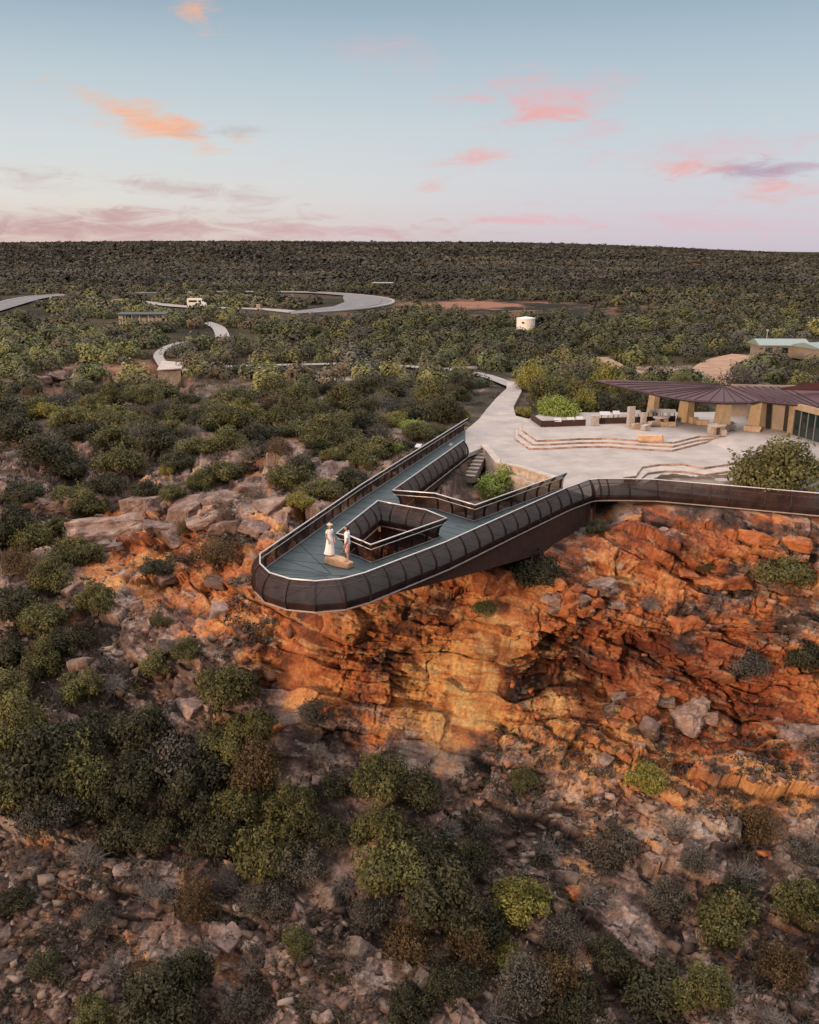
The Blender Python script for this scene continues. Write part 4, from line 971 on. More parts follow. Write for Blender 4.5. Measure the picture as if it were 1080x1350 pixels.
for x in (-3.4, -2, -.4, 1.4, 3.0, 4.6): m2 = MB(); m2.tube([(x, -1.6, 0), (x, -1.6, 2.45)], .09); m2.build('post', MATS['sign_face'], sh)
s2 = tag(empty('roadside_shelter', (*at2(505, 379.5), ZP), 0), 'tiny dark roofed roadside shelter beyond the loop road', 'shelter')
m2 = MB(); m2.box((0, 0, 2.5), (8.5, 4, .25)); m2.build('roof', MATS['sign_face'], s2)
for x in (-3.8, 3.8): m2 = MB(); m2.box((x, 0, 1.2), (.4, 2.5, 2.4)); m2.build('wall', MATS['dark_frame'], s2)
for px, py, h, lb in ((341, 413, 2.6, 'dark upright notice board beside the loop road'), (500, 372, 5.0, 'lone thin pole rising from the scrub beyond the loop road')):
    t = tag(empty('notice_board' if px < 400 else 'pole', (*at2(px, py), ZP)), lb, 'sign' if px < 400 else 'pole')
    m2 = MB(); m2.tube([(0, 0, 0), (0, 0, h)], .16 if px < 400 else .09); m2.build('post', MATS['dark_frame'], t)
    if px < 400: m2 = MB(); m2.box((0, -.15, h - .5), (1.0, .12, 1.1)); m2.build('board', MATS['pale_stone'], t)
# camper van on the spur road
van = tag(empty('camper_van', (*at2(260, 405.2), ZP + .34), .05), 'white camper van parked on the pale road far beyond the shelter', 'van')
m2 = MB(); pr = [(-2.5, .35), (-2.5, 2.35), (-2.3, 2.5), (1.0, 2.5), (1.35, 2.2), (1.7, 1.45), (2.45, 1.2), (2.55, .75), (2.5, .35)]
m2.add([(x, -.95, z) for x, z in pr] + [(x, .95, z) for x, z in pr], [tuple(range(9)), tuple(range(17, 8, -1))] + [(i, i + 9, (i + 1) % 9 + 9, (i + 1) % 9) for i in range(9)]); m2.build('body', MATS['white_paint'], van)
m2 = MB(); m2.box((-.9, -.96, 1.75), (2.2, .03, .5)); m2.build('side_window', MATS['glass'], van)
m2 = MB(); m2.box((.95, -.96, 1.7), (.7, .03, .55)); m2.build('cab_window', MATS['glass'], van)
m2 = MB(); m2.box((1.57, 0, 1.8), (.04, 1.6, .6), 0); m2.build('windscreen', MATS['glass'], van)
for x in (-1.6, 1.6):
    for y in (-.85, .85):
        m2 = MB(); m2.tube([(x, y - .1, .34), (x, y + .1, .34)], .34, 14); w_ = m2.build('wheel', MATS['tyre'], van)
for y in (-.65, .65): m2 = MB(); m2.box((2.53, y, .95), (.05, .3, .18)); m2.build('headlight', MATS['sign_face'], van)
# stone lookout wall
lw = tag(empty('lookout_wall', at(222, 486, -.1)), 'square pale stone lookout wall at the edge of the left hand ledge', 'wall')
lp_ = [at2(208, 489.5), at2(238, 487.5), at2(243, 481), at2(215, 478)]
m2 = MB(); m2.slab(lp_, .12, -2.6); reparent(m2.build('wall_face', MATS['masonry']), lw)
m2 = MB(); m2.slab([at2(207, 490), at2(239, 488), at2(244, 480.5), at2(214, 477.5)], .25, .122); reparent(m2.build('coping', MATS['step_stone']), lw)
# ------------------------------------------------------------------ the two people and the boulder they stand on
r_ = random.Random(3)
p0, p1 = at(431, 742.5, 0), at(461, 750.5, 0); mid_ = (p0 + p1) / 2; ax_ = (p1 - p0); ang = math.atan2(ax_.y, ax_.x)
sb = link('boulder', hull([(-.78, -.18, 0), (-.85, .05, .12), (-.7, .3, 0), (-.78, -.1, .36), (-.62, .32, .36), (-.35, -.24, .0), (-.3, -.2, .40), (.2, -.26, 0), (.3, -.2, .36), (.74, -.2, 0), (.8, -.12, .30), (.82, .2, .28), (.8, .28, 0), (.1, .36, .36), (.1, .38, 0)], 'boulder', 'seat_boulder', 2, .02, 3, .03))
sb.location = mid_ + Vector((0, .12, 0.006)); sb.rotation_euler = (0, 0, ang); tag(sb, 'long pale orange boulder lying on the teal deck under the two people', 'boulder')
def skin_body(joints, bones, name, mat):
    """one continuous skin grown over a skeleton of joints (position, radius)"""
    names = list(joints); me = bpy.data.meshes.new(name)
    me.from_pydata([joints[k][0] for k in names], [(names.index(a), names.index(b_)) for a, b_ in bones], []); me.update()
    o = bpy.data.objects.new(name, me); COL.objects.link(o)
    md = o.modifiers.new('skin', 'SKIN'); md.use_smooth_shade = True
    for i, k in enumerate(names):
        rr_ = joints[k][1]; me.skin_vertices[0].data[i].radius = rr_ if isinstance(rr_, tuple) else (rr_, rr_)
        me.skin_vertices[0].data[i].use_root = (k == 'pelvis')
    sub = o.modifiers.new('sub', 'SUBSURF'); sub.levels = sub.render_levels = 1
    dg = bpy.context.evaluated_depsgraph_get(); ev = o.evaluated_get(dg); m2 = bpy.data.meshes.new_from_object(ev)
    bpy.data.objects.remove(o); m2.materials.clear(); m2.materials.append(MATS[mat]); m2.name = name
    return m2
def lathe(rings, k=20):
    """rings: (centre, rx, ry)"""
    m_ = MB(); vs, fs = [], []
    for c, rx, ry in rings:
        for j in range(k): a = 2 * math.pi * j / k; vs.append((c[0] + rx * math.cos(a), c[1] + ry * math.sin(a), c[2]))
    for i in range(len(rings) - 1):
        for j in range(k): fs.append((i * k + j, i * k + (j + 1) % k, (i + 1) * k + (j + 1) % k, (i + 1) * k + j))
    m_.add(vs, fs); return m_
def person(loc, rz, H_, female, label):
    """faces +x before turning"""
    s = H_ / 1.75; root = tag(empty('person', loc, rz), label, 'person')
    V = lambda x, y, z: Vector((x, y, z)) * s
    sw = .165 if female else .20; hw = .09
    J = {'pelvis': (V(0, 0, .95), (.115 * s, .15 * s)), 'waist': (V(0, 0, 1.10), (.095 * s, .125 * s)), 'chest': (V(.01, 0, 1.30), (.11 * s, .16 * s)), 'neckb': (V(0, 0, 1.46), .07 * s), 'neck': (V(.01, 0, 1.53), .05 * s), 'skull': (V(.03, 0, 1.62), .075 * s)}
    B = [('pelvis', 'waist'), ('waist', 'chest'), ('chest', 'neckb'), ('neckb', 'neck'), ('neck', 'skull')]
    for sd, y in (('l', 1), ('r', -1)):
        fw = .10 if female else .04 * y
        J.update({sd + 'sh': (V(0, y * sw, 1.42), .052 * s), sd + 'el': (V(-.03, y * (sw + .045), 1.13), .040 * s), sd + 'wr': (V(.05 + fw, y * (sw + .03), .90), .026 * s), sd + 'palm': (V(.07 + fw, y * (sw + .025), .825), (.016 * s, .035 * s)),
                  sd + 'hip': (V(0, y * hw, .88), .095 * s), sd + 'kn': (V(.02, y * hw, .50), .060 * s), sd + 'calf': (V(-.01, y * hw, .36), .055 * s), sd + 'an': (V(-.02, y * hw, .08), .036 * s), sd + 'ball': (V(.09, y * (hw + .015), .035), .034 * s), sd + 'toe': (V(.16, y * (hw + .02), .025), .024 * s)})
        B += [('chest', sd + 'sh'), (sd + 'sh', sd + 'el'), (sd + 'el', sd + 'wr'), (sd + 'wr', sd + 'palm'), ('pelvis', sd + 'hip'), (sd + 'hip', sd + 'kn'), (sd + 'kn', sd + 'calf'), (sd + 'calf', sd + 'an'), (sd + 'an', sd + 'ball'), (sd + 'ball', sd + 'toe')]
        for i, (dx, ln) in enumerate(((.03, .07), (.011, .08), (-.009, .076), (-.028, .06))):
            a1, a2 = '%sf%da' % (sd, i), '%sf%db' % (sd, i); b0 = J[sd + 'palm'][0]
            J[a1] = (b0 + V(dx, 0, -.045), .0085 * s); J[a2] = (b0 + V(dx + .012, -.012 * y, -.045 - ln), .0075 * s); B += [(sd + 'palm', a1), (a1, a2)]
        b0 = J[sd + 'palm'][0]; J[sd + 't1'] = (b0 + V(.045, 0, .0), .010 * s); J[sd + 't2'] = (b0 + V(.062, -.008 * y, -.045), .009 * s); B += [(sd + 'palm', sd + 't1'), (sd + 't1', sd + 't2')]
    body = skin_body(J, B, 'body', 'skin')
    bm = bmesh.new(); bm.from_mesh(body)          # head shaped and joined to the same mesh
    r2 = bmesh.ops.create_uvsphere(bm, u_segments=20, v_segments=14, radius=1.0); hc = V(.035, 0, 1.655)
    for v in r2['verts']:
        x, y, z = v.co; jaw = 1 - .28 * max(0, -z) ** 1.3; nose = .12 * math.exp(-((z + .12) / .16) ** 2 - (y / .16) ** 2) if x > 0 else 0
        v.co = hc + Vector(((x * .098 * jaw + (.012 if z < -.2 and x > 0 else 0) + nose * .2) * s, y * .078 * jaw * s, z * .118 * s))
    for y in (-1, 1):
        r3 = bmesh.ops.create_uvsphere(bm, u_segments=8, v_segments=6, radius=1.0)
        for v in r3['verts']: v.co = hc + Vector(((v.co.x * .018) * s, (y * .078 + v.co.y * .008) * s, (v.co.z * .03) * s))
    for f in bm.faces: f.smooth = True
    bm.to_mesh(body); bm.free(); link('body', body, root)
    for y in (-1, 1):
        m_ = MB(); m_.tube([hc + V(.084, y * .032, .012), hc + V(.095, y * .032, .012)], .011 * s, 8); m_.build('eye', MATS['eye'], root)
    m_ = MB(); m_.tube([hc + V(.093, -.022, -.062), hc + V(.101, 0, -.063), hc + V(.093, .022, -.062)], .006 * s, 6); m_.build('mouth', MATS['lip'], root)
    def cl(rings, nm, mat, **k): return lathe([(V(*c), a * s, b_ * s) for c, a, b_ in rings]).build(nm, MATS[mat], root, True)
    def hair(nm, mat, drop):
        bm = bmesh.new(); bmesh.ops.create_uvsphere(bm, u_segments=18, v_segments=14, radius=1.0)
        bmesh.ops.delete(bm, geom=[v for v in bm.verts if v.co.x > .25 and v.co.z < .42], context='VERTS')
        for v in bm.verts:
            x, y, z = v.co; low = max(0, -z)
            v.co = hc + Vector(((x * .112 - .012) * s, y * (.092 + .01 * low) * s, (z * .126 - low * drop) * s))
        me = bpy.data.meshes.new(nm); bm.to_mesh(me); bm.free(); me.materials.append(MATS[mat]); link(nm, me, root)
    if female:
        hair('hair', 'blond_hair', .16)
        cl([((.0, 0, 1.475), .06, .085), ((0, 0, 1.45), .085, .15), ((.005, 0, 1.40), .115, .175), ((.012, 0, 1.30), .128, .170), ((.005, 0, 1.20), .112, .148), ((0, 0, 1.10), .108, .140), ((0, 0, .95), .145, .180), ((-.01, 0, .70), .19, .205), ((-.03, 0, .40), .25, .235), ((-.07, 0, .16), .31, .26), ((-.09, 0, .09), .33, .27)], 'dress', 'white_cloth')
        for y in (1, -1):
            m_ = MB(); m_.tube([V(0, y * (sw - .02), 1.43), V(-.015, y * (sw + .025), 1.28)], [.066 * s, .062 * s], 12); m_.build('sleeve', MATS['white_cloth'], root)
        cl([((.02, 0, 1.73), .17, .165), ((.02, 0, 1.735), .115, .10), ((.015, 0, 1.79), .098, .088), ((.012, 0, 1.815), .05, .045), ((.012, 0, 1.82), .003, .003)], 'hat', 'straw')
    else:
        hair('hair', 'dark_hair', .0)
        cl([((.0, 0, 1.485), .06, .075), ((0, 0, 1.46), .085, .165), ((.005, 0, 1.41), .125, .205), ((.012, 0, 1.28), .14, .20), ((.005, 0, 1.10), .128, .175), ((0, 0, .94), .14, .185), ((0, 0, .90), .142, .188)], 'shirt', 'white_cloth')
        for y in (1, -1):
            m_ = MB(); m_.tube([V(0, y * (sw - .03), 1.43), V(-.018, y * (sw + .03), 1.23)], [.078 * s, .070 * s], 12); m_.build('sleeve', MATS['white_cloth'], root)
            m_ = MB(); m_.tube([V(0, y * .085, .98), V(0, y * hw, .86), V(.02, y * (hw + .005), .50)], [.115 * s, .112 * s, .098 * s], 14); m_.build('shorts', MATS['pink_cloth'], root)
    return root
ex = Vector((math.cos(ang), math.sin(ang), 0)); base = sb.location.copy()
person(base - ex * .52 + Vector((0, .05, .375)), ang - .25, 1.62, True, 'woman in a long white dress and pale hat standing on the left of the boulder')
person(base + ex * .62 + Vector((0, .03, .325)), ang + math.pi + .6, 1.80, False, 'dark haired man in white shirt and pinkish shorts at the right of the boulder')
# ------------------------------------------------------------------ plants and loose rock
def quads(c, nrm, sz, asp, g):
    """leaf-sized quads at c facing nrm"""
    k = len(c); t = g.normal(size=(k, 3)); u = np.cross(nrm, t); u /= np.linalg.norm(u, axis=1, keepdims=True) + 1e-9
    w = np.cross(nrm, u); w /= np.linalg.norm(w, axis=1, keepdims=True) + 1e-9
    u = u * (sz * asp)[:, None]; w = w * sz[:, None]
    V = np.stack([c - u, c - w * .9 + u * .1, c + u, c + w * .9 + u * .1], 1).reshape(-1, 3)
    return V, np.arange(4 * k).reshape(-1, 4)
def crown(name, mat, seed, n=3200, h=1.15, lobes=16, leaf=.040, loose=.0, flat=.35):
    g = np.random.default_rng(seed)
    a = g.uniform(0, 2 * np.pi, lobes); rr = np.sqrt(g.uniform(0, 1, lobes)) * .76
    lc = np.stack([rr * np.cos(a), rr * np.sin(a), h * (.20 + .62 * g.uniform(0, 1, lobes) * (1.05 - rr))], 1)
    lr = g.uniform(.16, .34, lobes); li = g.choice(lobes, n, p=lr ** 2 / (lr ** 2).sum())
    d = g.normal(size=(n, 3)); d[:, 2] += .35; d /= np.linalg.norm(d, axis=1, keepdims=True)
    rad = lr[li] * (1 - .55 * g.uniform(0, 1, n) ** 2.2 + loose * g.uniform(0, .6, n))
    c = lc[li] + d * rad[:, None] * np.array([1, 1, .85]); c[:, 2] = np.maximum(c[:, 2], .03 + .1 * g.uniform(0, 1, n))
    nr = d * 1.0 + np.array([0, 0, .25]) + g.normal(size=(n, 3)) * .42; nr /= np.linalg.norm(nr, axis=1, keepdims=True)
    ns = 70; per = 12; pk = g.integers(0, n, ns)                     # sprays that break the outline
    sd = d[pk] + g.normal(size=(ns, 3)) * .35 + np.array([0, 0, .45]); sd /= np.linalg.norm(sd, axis=1, keepdims=True)
    sl = g.uniform(.12, .42, ns); tt = np.tile(np.linspace(.1, 1, per), ns)
    sc_ = np.repeat(c[pk], per, 0) + np.repeat(sd * sl[:, None], per, 0) * tt[:, None] + g.normal(size=(ns * per, 3)) * .018
    c = np.concatenate([c, sc_]); nr = np.concatenate([nr, g.normal(size=(ns * per, 3)) * .6 + np.repeat(sd, per, 0) * .3 + np.array([0, 0, .4])]); nr /= np.linalg.norm(nr, axis=1, keepdims=True)
    li = np.concatenate([li, np.repeat(li[pk], per)]); n += ns * per
    V, F = quads(c, nr, leaf * g.uniform(.55, 1.35, n), g.uniform(1.2, 2.2, n), g)
    tone = np.clip(.5 + .17 * g.normal(size=n) + .5 * (g.uniform(0, 1, lobes)[li] - .5), 0, 1)
    me = fast_mesh(name, V, F, MATS[mat], {'tone': ('FACE', tone)})
    st_ = MB()
    for i in range(min(lobes, 9)):
        p0_ = Vector((g.uniform(-.06, .06), g.uniform(-.06, .06), -.12)); p2 = Vector(lc[i]); p1_ = p0_.lerp(p2, .5) + Vector((g.uniform(-.1, .1), g.uniform(-.1, .1), .0))
        st_.tube([p0_, p1_, p2], [.032, .022, .010], 5)
        for q in range(3): e = p2 + Vector(g.normal(size=3) * lr[i] * .6); st_.tube([p1_.lerp(p2, .4 + .2 * q), e], [.012, .005], 4)
    return me, st_.mesh('stems', MATS['bark'])
def twigs(name, seed, n=90):
    g = np.random.default_rng(seed); m_ = MB()
    for i in range(n):
        d = Vector((g.normal(), g.normal(), abs(g.normal()) * .8 + .35)).normalized(); L_ = g.uniform(.55, 1.05)
        p0_ = Vector((g.normal() * .07, g.normal() * .07, -.06)); p1_ = p0_ + d * L_ * .5 + Vector(g.normal(size=3) * .06); p2 = p0_ + d * L_ + Vector(g.normal(size=3) * .12)
        m_.tube([p0_, p1_, p2], [.016, .010, .004], 3)
        for q in range(3): m_.tube([p1_.lerp(p2, .25 * q), p1_.lerp(p2, .25 * q) + Vector(g.normal(size=3) * .2)], [.008, .003], 3)
    return m_.mesh(name, MATS['dead_twig']), None
KINDS = {'olive': 'olive_leaf', 'dark': 'dark_leaf', 'yellow': 'yellow_leaf', 'bright': 'bright_leaf', 'grey': 'grey_leaf', 'brown': 'brown_leaf'}
POOL = {}
for ki, (k, mt) in enumerate(KINDS.items()):
    lo = k in ('grey', 'brown')
    POOL[k] = [crown('crown', mt, 100 + ki * 10 + v, 4200 if lo else 6500, (1.0, 1.25, .85, 1.5)[v], (26, 32, 22, 36)[v], .023 if lo else .027, 1.1 if lo else .75) for v in range(4)]
POOL['dead'] = [twigs('crown', 900 + v) for v in range(4)]
LOOK = {'olive': 'olive green', 'dark': 'dark green', 'yellow': 'yellow green', 'bright': 'bright green', 'grey': 'grey leafed', 'brown': 'brown leafed', 'dead': 'leafless twiggy'}
def where(px, py):
    if py > 1160: return 'on the lowest slope at bottom ' + ('left' if px < 270 else 'centre left' if px < 540 else 'centre right' if px < 810 else 'right')
    if py > 975: return 'on the rubble slope ' + ('far down at left' if px < 180 else 'down left of the nose' if px < 400 else 'below the skywalk' if px < 640 else 'below the orange cliff' if px < 860 else 'below the cliff at right')
    if py > 800: return ('on the stony slope at the left edge' if px < 130 else 'on the stony slope left of the nose' if px < 380 else 'on the orange face under the nose' if px < 600 else 'on the orange face under the girder' if px < 800 else 'on the red face below the railing')
    if py > 655: return ('among the ledges at the left edge' if px < 180 else 'on the ledges left of the nose' if px < 380 else 'beneath the skywalk' if px < 640 else 'just below the girder' if px < 830 else 'on the upper face below the railing')
    if py > 560: return ('at the left edge above the ledges' if px < 140 else 'on the rocky rim left of the west arm' if px < 330 else 'beside the west arm' if px < 600 else 'beside the paving')
    if py > 500: return ('in the scrub at far left' if px < 180 else 'in the scrub left of the west arm' if px < 400 else 'in the scrub behind the west arm' if px < 640 else 'between the path and the red roof' if px < 900 else 'behind the red roof')
    return ('round the lookout wall' if px < 330 else 'along the thin pale trail' if px < 660 else 'behind the red roofed building')
def sizeword(w): return 'large' if w > 75 else 'medium' if w > 42 else 'small' if w > 22 else 'tiny'
BINS = {}
N_SHRUB = [0]
def shrub(px, py, w, kind, label=None, v=None, h=1.0, base=None, loc=None):
    """a shrub whose crown is about w pixels wide round (px, py)"""
    if loc is None:
        p, nrm, t = hit(px, py + .28 * w if base is None else base)
    else: p = Vector(loc); t = float(proj(np.array([loc]))[2][0])
    if loc is None and py > 655 and kind != 'dead' and label is None: w *= 1.06; h = 1.0 + .35 * (w > 55)
    if loc is None and 470 < py < 560 and 690 < px < 920: h = 1.35
    r = w / 2 / FPX * t; me, stm = POOL[kind][random.randrange(4) if v is None else v]
    dead = kind == 'dead'
    if stm is not None and w > 30:
        o = empty('shrub', p - Vector((0, 0, .05 * r))); link('crown', me, o); link('stems', stm, o)
    else: o = link('dead_shrub' if dead else 'shrub', me); o.location = p
    o.rotation_euler = (0, 0, random.uniform(0, 6.28)); q = random.uniform(.9, 1.1); o.scale = (r * q, r / q, r * h * random.uniform(.9, 1.1))
    o['category'] = 'shrub'; o['group'] = 'dead twiggy shrubs' if dead else 'shrubs on the gorge slope' if py > 655 else 'shrubs on the plateau'
    N_SHRUB[0] += 1; PLACED.append((p.x, p.y, r))
    if label: o['label'] = label
    else: BINS.setdefault('%s %s shrub %s' % (sizeword(w), LOOK[kind], where(px, py)), []).append((px, py, o))
    return o
PLACED = []
S = [  # crown centre, width, kind, label (the ones a viewer would point to)
 (1028, 735, 88, 'olive', 'round olive shrub high on the red face just under the right railing'), (708, 738, 80, 'dark', 'dark low shrub directly under the deep end of the skywalk girder'), (640, 795, 36, 'olive', 'small olive shrub on the ledge left of the fallen block pile'),
 (1062, 864, 54, 'dark', None), (985, 858, 78, 'grey', 'sparse grey dry shrub on the red face at right'), (688, 1020, 52, 'olive', 'olive shrub alone at the foot of the brightest orange face'), (850, 1020, 56, 'yellow', None), (1000, 1090, 60, 'dark', None),
 (805, 1112, 70, 'grey', None), (683, 1178, 92, 'yellow', 'tall yellow green shrub standing out brightest on the lower slope'), (668, 1252, 56, 'yellow', 'smaller yellow green shrub just below the brightest yellow one'), (590, 1185, 105, 'dark', None), (520, 1135, 100, 'olive', None),
 (540, 1240, 76, 'dark', None), (745, 1225, 60, 'grey', None), (690, 1295, 84, 'dark', None), (860, 1275, 110, 'dark', 'big blackish green shrub near the bottom right of the middle'), (960, 1205, 84, 'dark', None), (1050, 1190, 74, 'olive', None), (800, 1250, 60, 'dark', None),
 (500, 1012, 84, 'olive', None), (552, 1035, 66, 'dark', None), (437, 1032, 46, 'dark', None), (415, 935, 56, 'grey', 'grey green shrub with dark foot left below the orange face'), (353, 957, 28, 'olive', None), (300, 900, 74, 'olive', None),
 (245, 852, 42, 'olive', None), (205, 872, 50, 'olive', None), (210, 815, 28, 'olive', None), (125, 790, 54, 'olive', None), (55, 808, 64, 'olive', None), (30, 845, 66, 'dark', None), (12, 910, 60, 'dark', None), (245, 690, 36, 'dark', None),
 (207, 738, 46, 'dark', None), (287, 716, 64, 'brown', 'brownish shrub on the ledge nearest left of the skywalk nose'), (105, 722, 66, 'olive', None), (80, 688, 36, 'olive', None), (58, 1000, 115, 'dark', None), (190, 965, 84, 'dark', None), (262, 1005, 92, 'dark', None),
 (312, 1045, 80, 'olive', None), (155, 1050, 80, 'dark', None), (352, 1110, 100, 'dark', None), (215, 1092, 64, 'dark', None), (256, 1190, 60, 'brown', None), (60, 1268, 50, 'dark', None), (212, 1315, 112, 'dark', None), (30, 955, 78, 'dark', None),
 (120, 960, 84, 'dark', None), (395, 1240, 50, 'olive', None), (110, 1010, 90, 'olive', None), (300, 975, 70, 'olive', None), (60, 1065, 70, 'dark', None), (385, 1060, 80, 'dark', None), (180, 1015, 80, 'dark', None), (245, 1050, 76, 'dark', None), (15, 1030, 80, 'dark', None),
 (430, 1090, 60, 'dark', None), (350, 1180, 60, 'grey', None), (460, 1100, 46, 'grey', None), (620, 1130, 60, 'dark', None), (640, 1210, 70, 'dark', None), (600, 1290, 70, 'dark', None), (760, 1310, 90, 'dark', None), (920, 1300, 80, 'dark', None), (1030, 1270, 70, 'dark', None),
 (880, 1180, 60, 'dark', None), (920, 1130, 50, 'grey', None), (1060, 1110, 50, 'grey', None), (540, 1320, 70, 'dark', None), (130, 1200, 50, 'grey', None), (20, 1180, 50, 'dark', None), (320, 1320, 60, 'grey', None), (120, 1330, 60, 'dark', None),
 (425, 562, 68, 'olive', 'rounded olive shrub left of the upper west arm'), (383, 618, 62, 'olive', None), (425, 634, 64, 'olive', None), (462, 628, 56, 'dark', None), (480, 598, 48, 'olive', None), (398, 657, 38, 'yellow', None), (544, 558, 38, 'bright', 'bright green round shrub just behind the upper west arm'),
 (520, 584, 30, 'bright', 'small vivid green shrub beside the middle of the west arm'), (600, 535, 30, 'yellow', 'bright yellow green shrub by the landing where the west arm meets the path'), (612, 546, 22, 'yellow', None), (572, 518, 60, 'olive', None), (298, 610, 60, 'olive', None), (225, 642, 46, 'olive', None), (222, 614, 26, 'yellow', None),
 (657, 634, 66, 'bright', 'feathery bright green shrub growing out of the pit between the arms'), (627, 623, 18, 'dark', None), (736, 540, 58, 'bright', 'pale bright green shrub behind the three lectern signs'), (1024, 614, 122, 'olive', 'big rounded green shrub on the plaza between the rim steps and the glass doors'), (1075, 612, 40, 'dark', None),
 (692, 540, 26, 'yellow', None), (770, 530, 60, 'dark', None), (800, 528, 50, 'dark', None), (840, 526, 56, 'dark', None), (880, 528, 50, 'dark', None), (865, 535, 40, 'dark', None), (820, 536, 40, 'dark', None),
 (715, 520, 50, 'olive', None), (760, 512, 60, 'olive', None), (800, 505, 60, 'yellow', None), (30, 640, 60, 'dark', None), (20, 690, 60, 'dark', None), (30, 740, 56, 'dark', None), (90, 640, 60, 'olive', None), (160, 600, 70, 'olive', None), (60, 590, 76, 'dark', None),
 (110, 560, 70, 'dark', None), (20, 560, 70, 'dark', None), (210, 570, 66, 'dark', None), (260, 580, 56, 'olive', None), (340, 560, 60, 'dark', None), (300, 545, 70, 'olive', None), (150, 540, 70, 'olive', None), (480, 555, 50, 'dark', None), (370, 585, 40, 'brown', None),
 (90, 1040, 90, 'dark', None), (230, 985, 100, 'dark', None), (290, 1080, 90, 'dark', None), (340, 1020, 80, 'dark', None), (170, 1085, 76, 'dark', None), (20, 985, 80, 'dark', None), (395, 1130, 70, 'dark', None), (330, 950, 60, 'olive', None), (495, 1085, 70, 'dark', None),
 (560, 1110, 90, 'dark', None), (620, 1250, 70, 'dark', None), (730, 1275, 80, 'dark', None), (960, 1170, 60, 'dark', None), (250, 1290, 80, 'dark', None), (500, 1190, 70, 'dark', None),
 (40, 700, 60, 'dark', None), (120, 660, 50, 'olive', None), (70, 760, 56, 'olive', None), (20, 790, 60, 'dark', None), (95, 840, 60, 'dark', None), (60, 870, 56, 'dark', None), (105, 900, 60, 'dark', None), (190, 640, 44, 'dark', None), (265, 630, 40, 'olive', None), (140, 630, 50, 'dark', None), (90, 610, 60, 'dark', None), (150, 575, 60, 'olive', None), (230, 600, 50, 'dark', None), (300, 575, 56, 'olive', None), (370, 545, 60, 'olive', None), (440, 590, 44, 'olive', None), (340, 595, 44, 'dark', None), (500, 565, 40, 'grey', None), (450, 545, 56, 'olive', None), (520, 545, 44, 'yellow', None), (400, 610, 50, 'dark', None), (90, 540, 60, 'olive', None), (700, 500, 50, 'yellow', None), (730, 505, 56, 'olive', None), (765, 535, 50, 'yellow', None), (790, 520, 56, 'olive', None),
 (925, 544, 34, 'dark', None), (972, 543, 34, 'dark', None), (900, 540, 34, 'dark', None), (930, 745, 24, 'olive', None), (790, 690, 34, 'dark', None), (640, 1090, 40, 'grey', None),
]
for px, py, w, k, lb in S:
    if lb is None and k == 'dark' and py > 655: k = random.choices(['dark', 'olive', 'brown', 'grey'], [5, 2, 1.6, 1.8])[0]
    shrub(px, py, w, k, lb, v=(3 if (px, py) in ((657, 634), (1024, 614)) else None), base=(652 if (px, py) == (657, 634) else 545 if py in (544, 543, 540) and px > 890 else None))
for px, py, w in [(90, 905, 60), (150, 890, 50), (120, 1110, 70), (300, 1150, 60), (458, 1150, 60), (250, 1250, 80), (150, 1260, 60), (330, 1255, 60), (720, 1110, 60), (770, 1170, 56), (900, 1080, 60), (650, 1320, 70), (470, 1260, 56), (980, 1140, 60), (840, 1330, 70), (40, 1120, 60),
                  (590, 1080, 56), (420, 985, 46), (350, 1010, 60), (858, 790, 38), (1010, 1330, 70), (200, 1160, 60), (570, 1040, 60), (340, 640, 50), (270, 650, 44), (450, 590, 40), (150, 660, 36), (500, 540, 46), (330, 590, 50), (180, 560, 60), (70, 770, 40), (250, 560, 50)]:
    shrub(px, py, w, 'dead')
# built ground where nothing grows
def free(x, y, pad=0.8):
    x, y = np.asarray(x, float), np.asarray(y, float); ok = np.ones(x.shape, bool)
    ok &= ~inpoly(x, y, PLAZA) & ~inpoly(x, y, DECK_OUT + OPEN_EDGE[::-1]) & ~inpoly(x, y, PITPOLY) & ~inpoly(x, y, WALKP)
    ok &= dline(x, y, PLAZA, True) > pad; ok &= dline(x, y, DECK_OUT) > pad + .6
    ok &= ~inpoly(x, y, [at2(700, 556), at2(1240, 575), at2(1240, 520), at2(900, 530), at2(860, 545), at2(770, 550)])
    for k, (pts, hw) in ROADS.items(): ok &= dline(x, y, densify(pts, 3)) > hw + pad * .8
    ok &= ~inpoly(x, y, [at2(a, c) for a, c in [(380, 415), (520, 410), (520, 388), (450, 386)]])
    return ok
def scatter(y0, y1, sp, fx=.52, xm=8):
    """jittered points over the plateau between two distances"""
    ys = np.arange(y0, y1, sp); out = []
    for y in ys:
        w = fx * y + xm; xs = np.arange(-w, w, sp); out.append(np.stack([xs + rng.uniform(-.45, .45, len(xs)) * sp, y + rng.uniform(-.45, .45, len(xs)) * sp], 1))
    return np.concatenate(out)
def clear_of_buildings(x, y):
    ok = np.ones(x.shape, bool)
    for px, py, rx, ry in [(693, 432, 4.5, 4), (1026, 466, 6, 5), (1082, 470, 5, 5), (190, 427, 5, 2.5), (260, 405, 4, 4), (505, 379.5, 7, 4), (341, 412, 2, 2), (225, 494, 2.6, 5)]:
        cx, cy = at2(px, py); ok &= ((x - cx) / rx) ** 2 + ((y - cy) / ry) ** 2 > 1
        # keep the sight line that the photograph has
        ok &= ~((abs(x / y - cx / cy) < rx * .8 / cy) & (y < cy) & (y > cy - 9))
    return ok
def shows_look(p):
    y = p[:, 1] * 15.2 / (15.2 - 1.6); x = p[:, 0] * y / p[:, 1]; return ~((dline(x, y, densify(ROADS['trail'][0], 3)) < 1.6) & (rng.uniform(size=len(p)) < .2)) & ~((dline(x, y, ROADS['look'][0]) < 2.2) & (rng.uniform(size=len(p)) < .8))
pts = scatter(64, 150, 3.7); P3 = np.column_stack([pts, np.zeros(len(pts))])
